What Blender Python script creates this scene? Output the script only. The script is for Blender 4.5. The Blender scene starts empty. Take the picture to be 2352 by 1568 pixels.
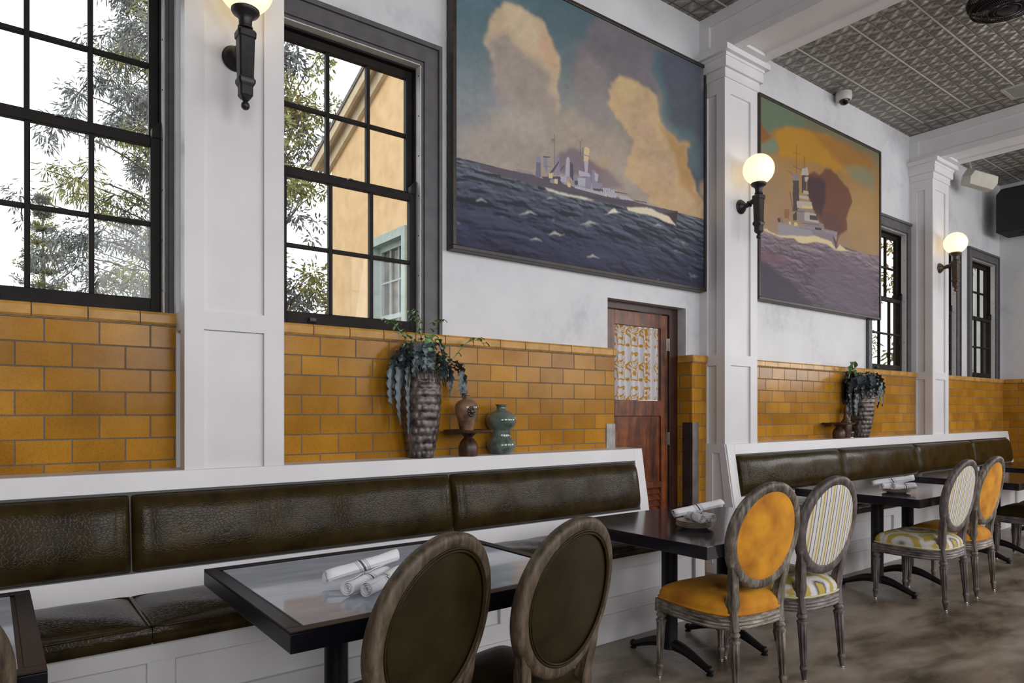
import bpy, bmesh, math, random
import numpy as np
from mathutils import Vector, Matrix
# ---------------------------------------------------------------- camera, world, light
scn = bpy.context.scene
COL = scn.collection
FPX, YAW, HOR, CAMH = 1574.3, math.radians(52.68), 945.6, 1.38   # calibrated for a 2352 px wide frame
cd = bpy.data.cameras.new('camera'); cam = bpy.data.objects.new('camera', cd); COL.objects.link(cam)
cd.sensor_width = 36.0; cd.lens = FPX/2352*36.0; cd.shift_y = (HOR-784)/2352
cd.clip_start = 0.05; cd.clip_end = 200
cam.location = (0, 0, CAMH); cam.rotation_euler = (math.pi/2, 0, YAW-math.pi/2)
scn.camera = cam
scn.view_settings.view_transform = 'Standard'; scn.view_settings.look = 'None'
scn.view_settings.gamma = 1.0; scn.view_settings.use_curve_mapping = False
scn.view_settings.exposure = -0.38
SKY = 3.4
W = bpy.data.worlds.new('overcast_sky'); scn.world = W; W.use_nodes = True
bg = W.node_tree.nodes['Background']; bg.inputs[0].default_value = (0.93, 0.97, 1.0, 1); bg.inputs[1].default_value = SKY
def area(name, loc, size, rot, power, color):
    l = bpy.data.lights.new(name, 'AREA'); l.shape = 'RECTANGLE'; l.size, l.size_y = size; l.energy = power; l.color = color
    o = bpy.data.objects.new(name, l); o.location = loc; o.rotation_euler = rot; COL.objects.link(o); return o
# daylight entering through the tall windows of the opposite wall (behind the camera)
for i, x in enumerate((-1.4, 2.6, 6.6, 10.2)):
    area('window_daylight', (x, -3.95, 2.95), (2.7, 2.5), (math.radians(70), 0, 0), 135, (1.0, 0.97, 0.965))
# daylight entering through the wide window of the right end wall, outside the frame
area('window_daylight', (12.05, -.35, 2.63), (2.7, 1.45), (math.radians(90), 0, math.radians(90)), 95, (1.0, 0.97, 0.95))
# ---------------------------------------------------------------- helpers
R = random.Random(7)
MATS = {}
def nodes_of(name):
    m = bpy.data.materials.new(name); m.use_nodes = True
    nt = m.node_tree; b = nt.nodes['Principled BSDF']; MATS[name] = m
    return m, nt, b
def N(nt, t, **kw):
    n = nt.nodes.new(t)
    for k, v in kw.items():
        if k.startswith('i_'): n.inputs[k[2:].replace('_', ' ')].default_value = v
        else: setattr(n, k, v)
    return n
def ramp(nt, fac, stops):
    r = nt.nodes.new('ShaderNodeValToRGB'); e = r.color_ramp.elements
    while len(e) < len(stops): e.new(0.5)
    for q, (p, c) in zip(e, stops):
        q.position = p; q.color = (*c, 1) if len(c) == 3 else c
    nt.links.new(fac, r.inputs[0]); return r.outputs[0]
def srgb(r, g, b):
    f = lambda c: (c/255/12.92 if c/255 <= 0.04045 else ((c/255+0.055)/1.055)**2.4)
    return (f(r), f(g), f(b))
def coord(nt, scale=(1, 1, 1), rot=(0, 0, 0), loc=(0, 0, 0)):
    tc = nt.nodes.new('ShaderNodeTexCoord'); mp = nt.nodes.new('ShaderNodeMapping')
    mp.inputs['Scale'].default_value = scale; mp.inputs['Rotation'].default_value = rot; mp.inputs['Location'].default_value = loc
    nt.links.new(tc.outputs['Object'], mp.inputs[0]); return mp.outputs[0]
def bump(nt, b, h, strength, dist):
    n = nt.nodes.new('ShaderNodeBump'); n.inputs['Strength'].default_value = strength; n.inputs['Distance'].default_value = dist
    nt.links.new(h, n.inputs['Height']); nt.links.new(n.outputs[0], b.inputs['Normal']); return n
def math_n(nt, op, a, b=None, c=None):
    n = nt.nodes.new('ShaderNodeMath'); n.operation = op
    for i, v in enumerate((a, b, c)):
        if v is None: continue
        if isinstance(v, (int, float)): n.inputs[i].default_value = v
        else: nt.links.new(v, n.inputs[i])
    return n.outputs[0]
def mat_noise(name, c1, c2, scale=6, rough=0.5, rough2=None, metal=0.0, bstr=0.0, bdist=0.003, stretch=(1, 1, 1), detail=5, lo=0.35, hi=0.65, coat=0, spec=0.5, bscale=None):
    m, nt, b = nodes_of(name); v = coord(nt, stretch)
    n = N(nt, 'ShaderNodeTexNoise'); n.inputs['Scale'].default_value = scale; n.inputs['Detail'].default_value = detail
    nt.links.new(v, n.inputs['Vector'])
    nt.links.new(ramp(nt, n.outputs[0], [(lo, c1), (hi, c2)]), b.inputs['Base Color'])
    b.inputs['Metallic'].default_value = metal; b.inputs['Roughness'].default_value = rough
    b.inputs['Coat Weight'].default_value = coat; b.inputs['Specular IOR Level'].default_value = spec
    if rough2 is not None:
        mr = N(nt, 'ShaderNodeMapRange'); mr.inputs['To Min'].default_value = rough; mr.inputs['To Max'].default_value = rough2
        nt.links.new(n.outputs[0], mr.inputs[0]); nt.links.new(mr.outputs[0], b.inputs['Roughness'])
    if bstr:
        h = n.outputs[0]
        if bscale:
            n2 = N(nt, 'ShaderNodeTexNoise'); n2.inputs['Scale'].default_value = bscale; n2.inputs['Detail'].default_value = 4
            nt.links.new(v, n2.inputs['Vector']); h = n2.outputs[0]
        bump(nt, b, h, bstr, bdist)
    return m
# ---------------------------------------------------------------- materials
mat_noise('far_wall_paint', (.22, .20, .19), (.27, .25, .235), 3, .7)
mat_noise('white_paint', (.67, .66, .685), (.72, .71, .73), 3, .42, bstr=.08, bdist=.002, bscale=60)
# plaster with trowel marks and faint stains
m, nt, b = nodes_of('plaster'); v = coord(nt)
n = N(nt, 'ShaderNodeTexNoise'); n.inputs['Scale'].default_value = 2.2; n.inputs['Detail'].default_value = 9; n.inputs['Roughness'].default_value = .65; nt.links.new(v, n.inputs['Vector'])
nt.links.new(ramp(nt, n.outputs[0], [(.3, (.48, .48, .51)), (.46, (.62, .625, .655)), (.7, (.68, .685, .71))]), b.inputs['Base Color'])
n2 = N(nt, 'ShaderNodeTexNoise'); n2.inputs['Scale'].default_value = 14; n2.inputs['Detail'].default_value = 8; nt.links.new(v, n2.inputs['Vector'])
b.inputs['Roughness'].default_value = .45; bump(nt, b, n2.outputs[0], .5, .006)
# glazed tile
def tile_mat(name, off, swap=False):
    m, nt, b = nodes_of(name)
    tc = nt.nodes.new('ShaderNodeTexCoord'); sx = nt.nodes.new('ShaderNodeSeparateXYZ'); nt.links.new(tc.outputs['Object'], sx.inputs[0])
    cx = nt.nodes.new('ShaderNodeCombineXYZ')
    nt.links.new(math_n(nt, 'ADD', sx.outputs['Y' if swap else 'X'], off[0]), cx.inputs[0])
    nt.links.new(math_n(nt, 'ADD', sx.outputs['Z'], off[1]), cx.inputs[1])
    def brick(c1, c2, mo, ms, smooth):
        br = N(nt, 'ShaderNodeTexBrick'); br.offset = .5; br.inputs['Scale'].default_value = 1
        br.inputs['Brick Width'].default_value = .2125; br.inputs['Row Height'].default_value = .109
        br.inputs['Mortar Size'].default_value = ms; br.inputs['Mortar Smooth'].default_value = smooth
        br.inputs['Color1'].default_value = (*c1, 1); br.inputs['Color2'].default_value = (*c2, 1); br.inputs['Mortar'].default_value = (*mo, 1)
        br.inputs['Bias'].default_value = 0
        nt.links.new(cx.outputs[0], br.inputs[0]); return br
    br = brick((.355, .16, .014), (.485, .232, .026), (.17, .145, .125), .0036, .15)
    nz = N(nt, 'ShaderNodeTexNoise'); nz.inputs['Scale'].default_value = 130; nz.inputs['Detail'].default_value = 3; nt.links.new(tc.outputs['Object'], nz.inputs['Vector'])
    nl = N(nt, 'ShaderNodeTexNoise'); nl.inputs['Scale'].default_value = 5; nl.inputs['Detail'].default_value = 5; nt.links.new(tc.outputs['Object'], nl.inputs['Vector'])
    mx = N(nt, 'ShaderNodeMix', data_type='RGBA', blend_type='MULTIPLY'); mx.inputs[0].default_value = 1
    nt.links.new(br.outputs[0], mx.inputs['A'])
    nt.links.new(ramp(nt, nz.outputs[0], [(.3, (.84, .80, .76)), (.55, (1, 1, 1))]), mx.inputs['B'])
    mx2 = N(nt, 'ShaderNodeMix', data_type='RGBA', blend_type='MULTIPLY'); mx2.inputs[0].default_value = 1
    nt.links.new(mx.outputs['Result'], mx2.inputs['A'])
    nt.links.new(ramp(nt, nl.outputs[0], [(.3, (.82, .79, .74)), (.7, (1.10, 1.10, 1.10))]), mx2.inputs['B'])
    nt.links.new(mx2.outputs['Result'], b.inputs['Base Color'])
    b.inputs['Roughness'].default_value = .2; b.inputs['Specular IOR Level'].default_value = .17
    br2 = brick((1, 1, 1), (1, 1, 1), (0, 0, 0), .005, .8)
    hs = math_n(nt, 'ADD', math_n(nt, 'MULTIPLY', br2.outputs[0], 1.0), math_n(nt, 'MULTIPLY', nl.outputs[0], .55))
    hs = math_n(nt, 'ADD', hs, math_n(nt, 'MULTIPLY', nz.outputs[0], .05))
    rr = N(nt, 'ShaderNodeMapRange'); rr.inputs['To Min'].default_value = .8; rr.inputs['To Max'].default_value = .19
    nt.links.new(br2.outputs[0], rr.inputs[0]); nt.links.new(rr.outputs[0], b.inputs['Roughness'])
    bump(nt, b, hs, .55, .004)
tile_mat('glazed_tile', (0.126, 0.053)); tile_mat('glazed_tile_side', (0.0, 0.053), True)
mat_noise('tile_cap', (.40, .20, .035), (.58, .31, .075), 9, .22, spec=.2, bstr=.25, bdist=.003, bscale=30)
mat_noise('mortar', (.15, .12, .10), (.24, .2, .17), 40, .85)
mat_noise('grey_casing', (.075, .071, .08), (.10, .096, .105), 12, .5, bstr=.1, bscale=50)
mat_noise('sash_black', (.010, .008, .008), (.018, .014, .013), 8, .6, spec=.2)
mat_noise('strip_pale', (.5, .5, .47), (.6, .6, .56), 20, .5)
mat_noise('trim_black', (.010, .010, .012), (.018, .017, .02), 10, .45)
mat_noise('iron', (.008, .007, .008), (.018, .015, .016), 30, .42, bstr=.25, bscale=90, bdist=.002)
mat_noise('iron_warm', (.04, .022, .016), (.075, .045, .03), 30, .4, bstr=.2, bscale=90, bdist=.002)
m, nt, b = nodes_of('glass')
for nd in list(nt.nodes):
    if nd.type == 'BSDF_PRINCIPLED': nt.nodes.remove(nd)
tr = N(nt, 'ShaderNodeBsdfTransparent'); gl = N(nt, 'ShaderNodeBsdfGlossy'); gl.inputs['Roughness'].default_value = .02
lwg = N(nt, 'ShaderNodeLayerWeight'); lwg.inputs[0].default_value = .5; ms = N(nt, 'ShaderNodeMixShader')
frv = math_n(nt, 'ADD', .014, math_n(nt, 'MULTIPLY', math_n(nt, 'POWER', lwg.outputs[1], 5.0), .6))
tr.inputs[0].default_value = (.97, .98, .97, 1)
nt.links.new(frv, ms.inputs[0]); nt.links.new(tr.outputs[0], ms.inputs[1]); nt.links.new(gl.outputs[0], ms.inputs[2])
nt.links.new(ms.outputs[0], nt.nodes['Material Output'].inputs[0])
def leather(name, c1, c2, rough, cell=(58, 80, 88), bs=.17):
    m, nt, b = nodes_of(name); v = coord(nt, cell)
    nw = N(nt, 'ShaderNodeTexNoise'); nw.inputs['Scale'].default_value = 2.2; nw.inputs['Detail'].default_value = 3
    tc = nt.nodes.new('ShaderNodeTexCoord'); nt.links.new(tc.outputs['Object'], nw.inputs['Vector'])
    add = N(nt, 'ShaderNodeVectorMath', operation='MULTIPLY_ADD'); add.inputs[1].default_value = (5, 5, 5)
    nt.links.new(nw.outputs['Color'], add.inputs[0]); nt.links.new(v, add.inputs[2])
    vo = N(nt, 'ShaderNodeTexVoronoi', feature='DISTANCE_TO_EDGE'); vo.inputs['Scale'].default_value = 1.0; nt.links.new(add.outputs[0], vo.inputs['Vector'])
    sm = N(nt, 'ShaderNodeMapRange', interpolation_type='SMOOTHSTEP'); sm.inputs['From Max'].default_value = .11; nt.links.new(vo.outputs[0], sm.inputs[0])
    nl = N(nt, 'ShaderNodeTexNoise'); nl.inputs['Scale'].default_value = 9; nl.inputs['Detail'].default_value = 4; nt.links.new(tc.outputs['Object'], nl.inputs['Vector'])
    nt.links.new(ramp(nt, nl.outputs[0], [(.3, c1), (.7, c2)]), b.inputs['Base Color']); b.inputs['Specular IOR Level'].default_value = .13
    b.inputs['Roughness'].default_value = rough; b.inputs['Coat Weight'].default_value = .0
    h = math_n(nt, 'ADD', sm.outputs[0], math_n(nt, 'MULTIPLY', nl.outputs[0], 2.2))
    bump(nt, b, h, bs, .0018)
leather('bench_leather', (.018, .012, .004), (.042, .028, .009), .18)
leather('chair_leather', (.014, .0100, .0035), (.030, .022, .008), .3, (80, 80, 120), .15)
def wood(name, dark, mid, light, sc=1.0, rough=.55):
    m, nt, b = nodes_of(name)
    v = coord(nt, (26*sc, 26*sc, 3.2*sc))
    n = N(nt, 'ShaderNodeTexNoise'); n.inputs['Scale'].default_value = 1.6; n.inputs['Detail'].default_value = 7; n.inputs['Roughness'].default_value = .68; nt.links.new(v, n.inputs['Vector'])
    v2 = coord(nt, (7, 7, 7)); n2 = N(nt, 'ShaderNodeTexNoise'); n2.inputs['Scale'].default_value = 1.5; n2.inputs['Detail'].default_value = 4; nt.links.new(v2, n2.inputs['Vector'])
    f = math_n(nt, 'ADD', math_n(nt, 'MULTIPLY', n.outputs[0], .72), math_n(nt, 'MULTIPLY', n2.outputs[0], .28))
    nt.links.new(ramp(nt, f, [(.38, dark), (.5, mid), (.64, light)]), b.inputs['Base Color'])
    b.inputs['Roughness'].default_value = rough; bump(nt, b, n.outputs[0], .35, .002)
wood('wood_brown', (.028, .018, .009), (.075, .052, .030), (.15, .115, .08), 1.3)
wood('wood_grey', (.030, .022, .016), (.12, .098, .078), (.36, .32, .27))
wood('wood_purple', (.028, .020, .018), (.095, .075, .072), (.22, .19, .185))
for nm_, cs_ in (('wood_brown', ((.028, .018, .009), (.085, .058, .034), (.16, .125, .09))), ('wood_grey', ((.03, .022, .016), (.15, .125, .10), (.40, .36, .31))), ('wood_purple', ((.028, .02, .018), (.11, .09, .085), (.27, .245, .235)))):
    wood(nm_+'_rail', *cs_)
    for nd in MATS[nm_+'_rail'].node_tree.nodes:
        if nd.type == 'MAPPING' and nd.inputs['Scale'].default_value[0] > 10: nd.inputs['Scale'].default_value = (9, 9, 60)
wood('door_wood', (.030, .007, .003), (.13, .032, .008), (.27, .078, .016), .35, .3)
wood('door_wood_dark', (.012, .004, .003), (.035, .010, .006), (.06, .018, .01), .5, .35)
wood('stand_wood', (.02, .007, .004), (.065, .026, .014), (.13, .055, .03), 1, .4)
mat_noise('black_table', (.005, .0045, .008), (.009, .008, .013), 8, .3, spec=.15)
mat_noise('black_table_top', (.010, .008, .013), (.020, .017, .025), 6, .10, .14, spec=.5)
mat_noise('zinc_insert', (.42, .46, .53), (.52, .56, .64), 5, .035, .06, stretch=(1, 3, 1), detail=8, spec=.35)
MATS['zinc_insert'].node_tree.nodes['Principled BSDF'].inputs['Specular Tint'].default_value = (.55, .75, 1, 1)
mat_noise('black_metal', (.005, .004, .005), (.009, .008, .009), 20, .45, spec=.3)
mat_noise('plate_glaze', (.55, .53, .52), (.62, .6, .58), 10, .15)
mat_noise('plate_rim', (.16, .10, .07), (.24, .17, .12), 30, .3)
mat_noise('velvet_mustard', (.34, .11, .002), (.66, .285, .010), 7, .85, bstr=.1, bscale=150, bdist=.001, detail=7, lo=.3, hi=.62)
MATS['velvet_mustard'].node_tree.nodes['Principled BSDF'].inputs['Sheen Weight'].default_value = .12
MATS['velvet_mustard'].node_tree.nodes['Principled BSDF'].inputs['Sheen Tint'].default_value = (1, .7, .3, 1)
# ikat fabric: rings of yellow, white, grey
m, nt, b = nodes_of('ikat_fabric')
v = coord(nt, (1, 1, 1), loc=(.03, -.02, 0)); sx = N(nt, 'ShaderNodeSeparateXYZ'); nt.links.new(v, sx.inputs[0])
nw = N(nt, 'ShaderNodeTexNoise'); nw.inputs['Scale'].default_value = 22; nw.inputs['Detail'].default_value = 4; nt.links.new(v, nw.inputs['Vector'])
def cell(o, off):
    t = math_n(nt, 'FRACT', math_n(nt, 'ADD', math_n(nt, 'DIVIDE', o, .27), off)); return math_n(nt, 'SUBTRACT', t, .5)
ax = cell(sx.outputs[0], .5); ay = cell(sx.outputs[1], .5)
ax = math_n(nt, 'MULTIPLY', ax, 1.1)
rr = math_n(nt, 'SQRT', math_n(nt, 'ADD', math_n(nt, 'MULTIPLY', ax, ax), math_n(nt, 'MULTIPLY', ay, ay)))
rr = math_n(nt, 'ADD', rr, math_n(nt, 'MULTIPLY', math_n(nt, 'SUBTRACT', nw.outputs[0], .5), .20))
Yl, Wh, Gr, Dk = (.43, .33, .07), (.58, .56, .55), (.22, .21, .20), (.045, .04, .05)
cr = ramp(nt, rr, [(0.0, Wh), (.035, Dk), (.055, Yl), (.12, Yl), (.14, Dk), (.18, Gr), (.24, Wh), (.33, Wh), (.355, Yl), (.47, Yl), (.50, Wh), (.56, Wh), (.60, Yl)])
nt.links.new(cr, b.inputs['Base Color']); b.inputs['Roughness'].default_value = .8
# striped fabric (vertical stripes across x)
m, nt, b = nodes_of('striped_fabric')
v = coord(nt); sx = N(nt, 'ShaderNodeSeparateXYZ'); nt.links.new(v, sx.inputs[0])
fx = math_n(nt, 'FRACT', math_n(nt, 'DIVIDE', sx.outputs[0], .074))
nt.links.new(ramp(nt, fx, [(0.0, (.62, .60, .58)), (.2, (.62, .60, .58)), (.22, (.09, .075, .095)), (.27, (.09, .075, .095)), (.29, (.6, .58, .57)), (.5, (.6, .58, .57)), (.52, (.48, .36, .05)), (.66, (.48, .36, .05)), (.68, (.6, .58, .57)), (.80, (.6, .58, .57)), (.82, (.17, .15, .15)), (.9, (.17, .15, .15)), (.92, (.62, .60, .58))]), b.inputs['Base Color'])
nt.nodes[-1].color_ramp.interpolation = 'LINEAR'; b.inputs['Roughness'].default_value = .85
# napkin linen with blue-grey stripes around the middle of the roll (local z axis along roll)
m, nt, b = nodes_of('napkin_linen'); v = coord(nt); sx = N(nt, 'ShaderNodeSeparateXYZ'); nt.links.new(v, sx.inputs[0])
zz = math_n(nt, 'ADD', sx.outputs[2], math_n(nt, 'MULTIPLY', sx.outputs[0], .5))
zz = math_n(nt, 'ADD', math_n(nt, 'MULTIPLY', zz, 5), .5)
Lw, Lb, Lg = (.82, .83, .87), (.10, .10, .14), (.34, .34, .39)
nt.links.new(ramp(nt, zz, [(0, Lw), (.40, Lw), (.405, Lg), (.415, Lg), (.42, Lw), (.432, Lw), (.437, Lg), (.447, Lg), (.45, Lw), (.48, Lw), (.485, Lb), (.53, Lb), (.535, Lw), (.57, Lw), (.575, Lg), (.585, Lg), (.59, Lw), (.605, Lw), (.61, Lg), (.62, Lg), (.625, Lw)]), b.inputs['Base Color'])
b.inputs['Roughness'].default_value = .9
nz = N(nt, 'ShaderNodeTexNoise'); nz.inputs['Scale'].default_value = 35; nt.links.new(v, nz.inputs['Vector']); bump(nt, b, nz.outputs[0], .35, .003)
# globe
m, nt, b = nodes_of('lit_globe'); b.inputs['Base Color'].default_value = (.9, .82, .62, 1); b.inputs['Roughness'].default_value = .25
lw = N(nt, 'ShaderNodeLayerWeight'); lw.inputs[0].default_value = .35
nt.links.new(ramp(nt, lw.outputs[1], [(0.0, (1.0, .82, .46)), (.55, (1.0, .74, .37)), (.95, (.62, .40, .18))]), b.inputs['Emission Color']); b.inputs['Emission Strength'].default_value = 1.75
# vase shells
mat_noise('shell_vase', (.035, .027, .025), (.20, .17, .16), 22, .28, .5, metal=.4, bstr=.3, bscale=60, bdist=.003)
mat_noise('green_glaze', (.045, .065, .055), (.16, .20, .175), 14, .13, coat=.7, bstr=.1, bscale=25)
mat_noise('jug_glaze', (.10, .05, .03), (.34, .21, .12), 13, .2, coat=.6, bstr=.2, bscale=30)
mat_noise('jug_dark', (.02, .012, .01), (.06, .04, .03), 16, .25, coat=.5)
mat_noise('moss', (.02, .018, .012), (.09, .075, .045), 60, .95, bstr=.8, bscale=90, bdist=.01)
def leafm(name, c1, c2, rough=.45, trans=0.15):
    m = mat_noise(name, c1, c2, 9, rough, bstr=.2, bscale=60)
leafm('frond_blue', (.022, .034, .040), (.10, .135, .15), .35); leafm('frond_green', (.05, .13, .035), (.17, .32, .11), .35)
leafm('tree_grey', (.13, .135, .14), (.22, .225, .21), .8); leafm('tree_olive', (.14, .15, .05), (.30, .28, .10), .8); leafm('tree_gold', (.26, .20, .06), (.42, .32, .11), .8)
mat_noise('bark', (.06, .05, .045), (.12, .10, .09), 12, .9)
mat_noise('stucco_orange', (.58, .37, .19), (.68, .45, .245), 4, .9, bstr=.2, bscale=40)
mat_noise('stucco_pale', (.42, .42, .38), (.5, .5, .46), 4, .9)
mat_noise('eave_paint', (.46, .35, .23), (.54, .42, .28), 8, .8)
mat_noise('roof_tile', (.10, .085, .08), (.17, .14, .13), 20, .9)
mat_noise('pale_green_paint', (.28, .33, .31), (.36, .41, .39), 8, .6)
mat_noise('dark_pane', (.035, .033, .03), (.16, .14, .10), 6, .12, spec=.12)
mat_noise('ground_mat', (.10, .10, .07), (.18, .17, .12), 3, .95)
mat_noise('steel_guard', (.22, .21, .21), (.34, .33, .32), 9, .35, metal=.8)
mat_noise('steel_guard_dark', (.05, .042, .045), (.08, .068, .07), 9, .4, metal=.5)
mat_noise('camera_white', (.5, .49, .47), (.56, .55, .52), 9, .4)
mat_noise('speaker_cream', (.46, .44, .38), (.52, .5, .43), 9, .55)
mat_noise('speaker_black', (.006, .006, .007), (.010, .010, .011), 60, .75)
mat_noise('dome_black', (.004, .004, .005), (.006, .006, .007), 9, .06)
mat_noise('hinge_metal', (.2, .17, .14), (.35, .3, .26), 30, .35, metal=.9)
mat_noise('glide', (.6, .6, .6), (.7, .7, .7), 9, .15, metal=1)
mat_noise('vent_paint', (.42, .41, .38), (.48, .47, .44), 9, .5)
mat_noise('grid_strip', (.5, .49, .46), (.56, .55, .52), 9, .3)
mat_noise('label_white', (.7, .7, .68), (.75, .75, .72), 9, .6)
mat_noise('frame_dark', (.018, .013, .011), (.04, .028, .022), 18, .42, bstr=.2, bscale=40)
# stained concrete floor
m, nt, b = nodes_of('concrete'); v = coord(nt, (.75, 1.6, 1), (0, 0, .35))
n = N(nt, 'ShaderNodeTexNoise'); n.inputs['Scale'].default_value = 1.7; n.inputs['Detail'].default_value = 8; n.inputs['Roughness'].default_value = .62; n.inputs['Distortion'].default_value = .15; nt.links.new(v, n.inputs['Vector'])
nt.links.new(ramp(nt, n.outputs[0], [(.34, (.048, .036, .022)), (.45, (.135, .105, .073)), (.54, (.235, .195, .150)), (.68, (.33, .29, .25))]), b.inputs['Base Color'])
nt.links.new(ramp(nt, n.outputs[0], [(.3, (.22,)*3), (.7, (.42,)*3)]), b.inputs['Roughness'])
n2 = N(nt, 'ShaderNodeTexNoise'); n2.inputs['Scale'].default_value = 25; nt.links.new(v, n2.inputs['Vector']); bump(nt, b, n2.outputs[0], .12, .004)
# pressed tin ceiling
m, nt, b = nodes_of('tin_ceiling'); tc = nt.nodes.new('ShaderNodeTexCoord'); sx = nt.nodes.new('ShaderNodeSeparateXYZ'); nt.links.new(tc.outputs['Object'], sx.inputs[0])
P_ = .1222
px = math_n(nt, 'PINGPONG', math_n(nt, 'DIVIDE', math_n(nt, 'ADD', sx.outputs[0], .01), P_), 1.0)
py = math_n(nt, 'PINGPONG', math_n(nt, 'DIVIDE', math_n(nt, 'ADD', sx.outputs[1], .062), P_), 1.0)
def dist(cx, cy):
    a = math_n(nt, 'SUBTRACT', px, cx); c = math_n(nt, 'SUBTRACT', py, cy)
    return math_n(nt, 'SQRT', math_n(nt, 'ADD', math_n(nt, 'MULTIPLY', a, a), math_n(nt, 'MULTIPLY', c, c)))
h1 = math_n(nt, 'MINIMUM', math_n(nt, 'SUBTRACT', 1.0, dist(0, 1)), math_n(nt, 'SUBTRACT', 1.0, dist(1, 0)))
h1 = math_n(nt, 'MAXIMUM', h1, 0.0)
dg = math_n(nt, 'ABSOLUTE', math_n(nt, 'SUBTRACT', px, py))                 # vein of the petal
dg2 = math_n(nt, 'ABSOLUTE', math_n(nt, 'SUBTRACT', math_n(nt, 'ADD', px, py), 1.0))
petal = math_n(nt, 'MULTIPLY', h1, 3.2)
star = math_n(nt, 'MULTIPLY', math_n(nt, 'MINIMUM', dg2, .3), 1.3)
ed = math_n(nt, 'MINIMUM', math_n(nt, 'MINIMUM', px, math_n(nt, 'SUBTRACT', 1.0, px)), math_n(nt, 'MINIMUM', py, math_n(nt, 'SUBTRACT', 1.0, py)))
edge = N(nt, 'ShaderNodeMapRange'); edge.inputs['From Max'].default_value = .05; nt.links.new(ed, edge.inputs[0])
hh = math_n(nt, 'ADD', math_n(nt, 'ADD', petal, star), math_n(nt, 'MULTIPLY', edge.outputs[0], .5))
bump(nt, b, hh, 1.0, .022)
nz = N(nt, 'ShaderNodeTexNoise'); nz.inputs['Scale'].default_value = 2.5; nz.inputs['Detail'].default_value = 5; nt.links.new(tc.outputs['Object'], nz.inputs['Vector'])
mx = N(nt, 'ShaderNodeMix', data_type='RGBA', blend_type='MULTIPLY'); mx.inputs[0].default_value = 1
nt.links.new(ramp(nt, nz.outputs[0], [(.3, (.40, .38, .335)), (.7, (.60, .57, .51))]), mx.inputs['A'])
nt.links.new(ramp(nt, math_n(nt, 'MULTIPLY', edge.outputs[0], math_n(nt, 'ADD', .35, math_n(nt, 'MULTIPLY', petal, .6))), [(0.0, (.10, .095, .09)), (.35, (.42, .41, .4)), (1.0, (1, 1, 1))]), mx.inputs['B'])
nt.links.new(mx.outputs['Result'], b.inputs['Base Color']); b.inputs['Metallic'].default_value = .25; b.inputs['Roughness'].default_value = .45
def painted(name, rough=.5):
    m, nt, b = nodes_of(name); a = N(nt, 'ShaderNodeVertexColor'); a.layer_name = 'paint'
    v = coord(nt); n = N(nt, 'ShaderNodeTexNoise'); n.inputs['Scale'].default_value = 160; n.inputs['Detail'].default_value = 3; nt.links.new(v, n.inputs['Vector'])
    nt.links.new(a.outputs[0], b.inputs['Base Color']); b.inputs['Roughness'].default_value = rough; b.inputs['Specular IOR Level'].default_value = .2; bump(nt, b, n.outputs[0], .25, .0015); return m
painted('oil_paint', .55); painted('curtain_cloth', .9)
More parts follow.
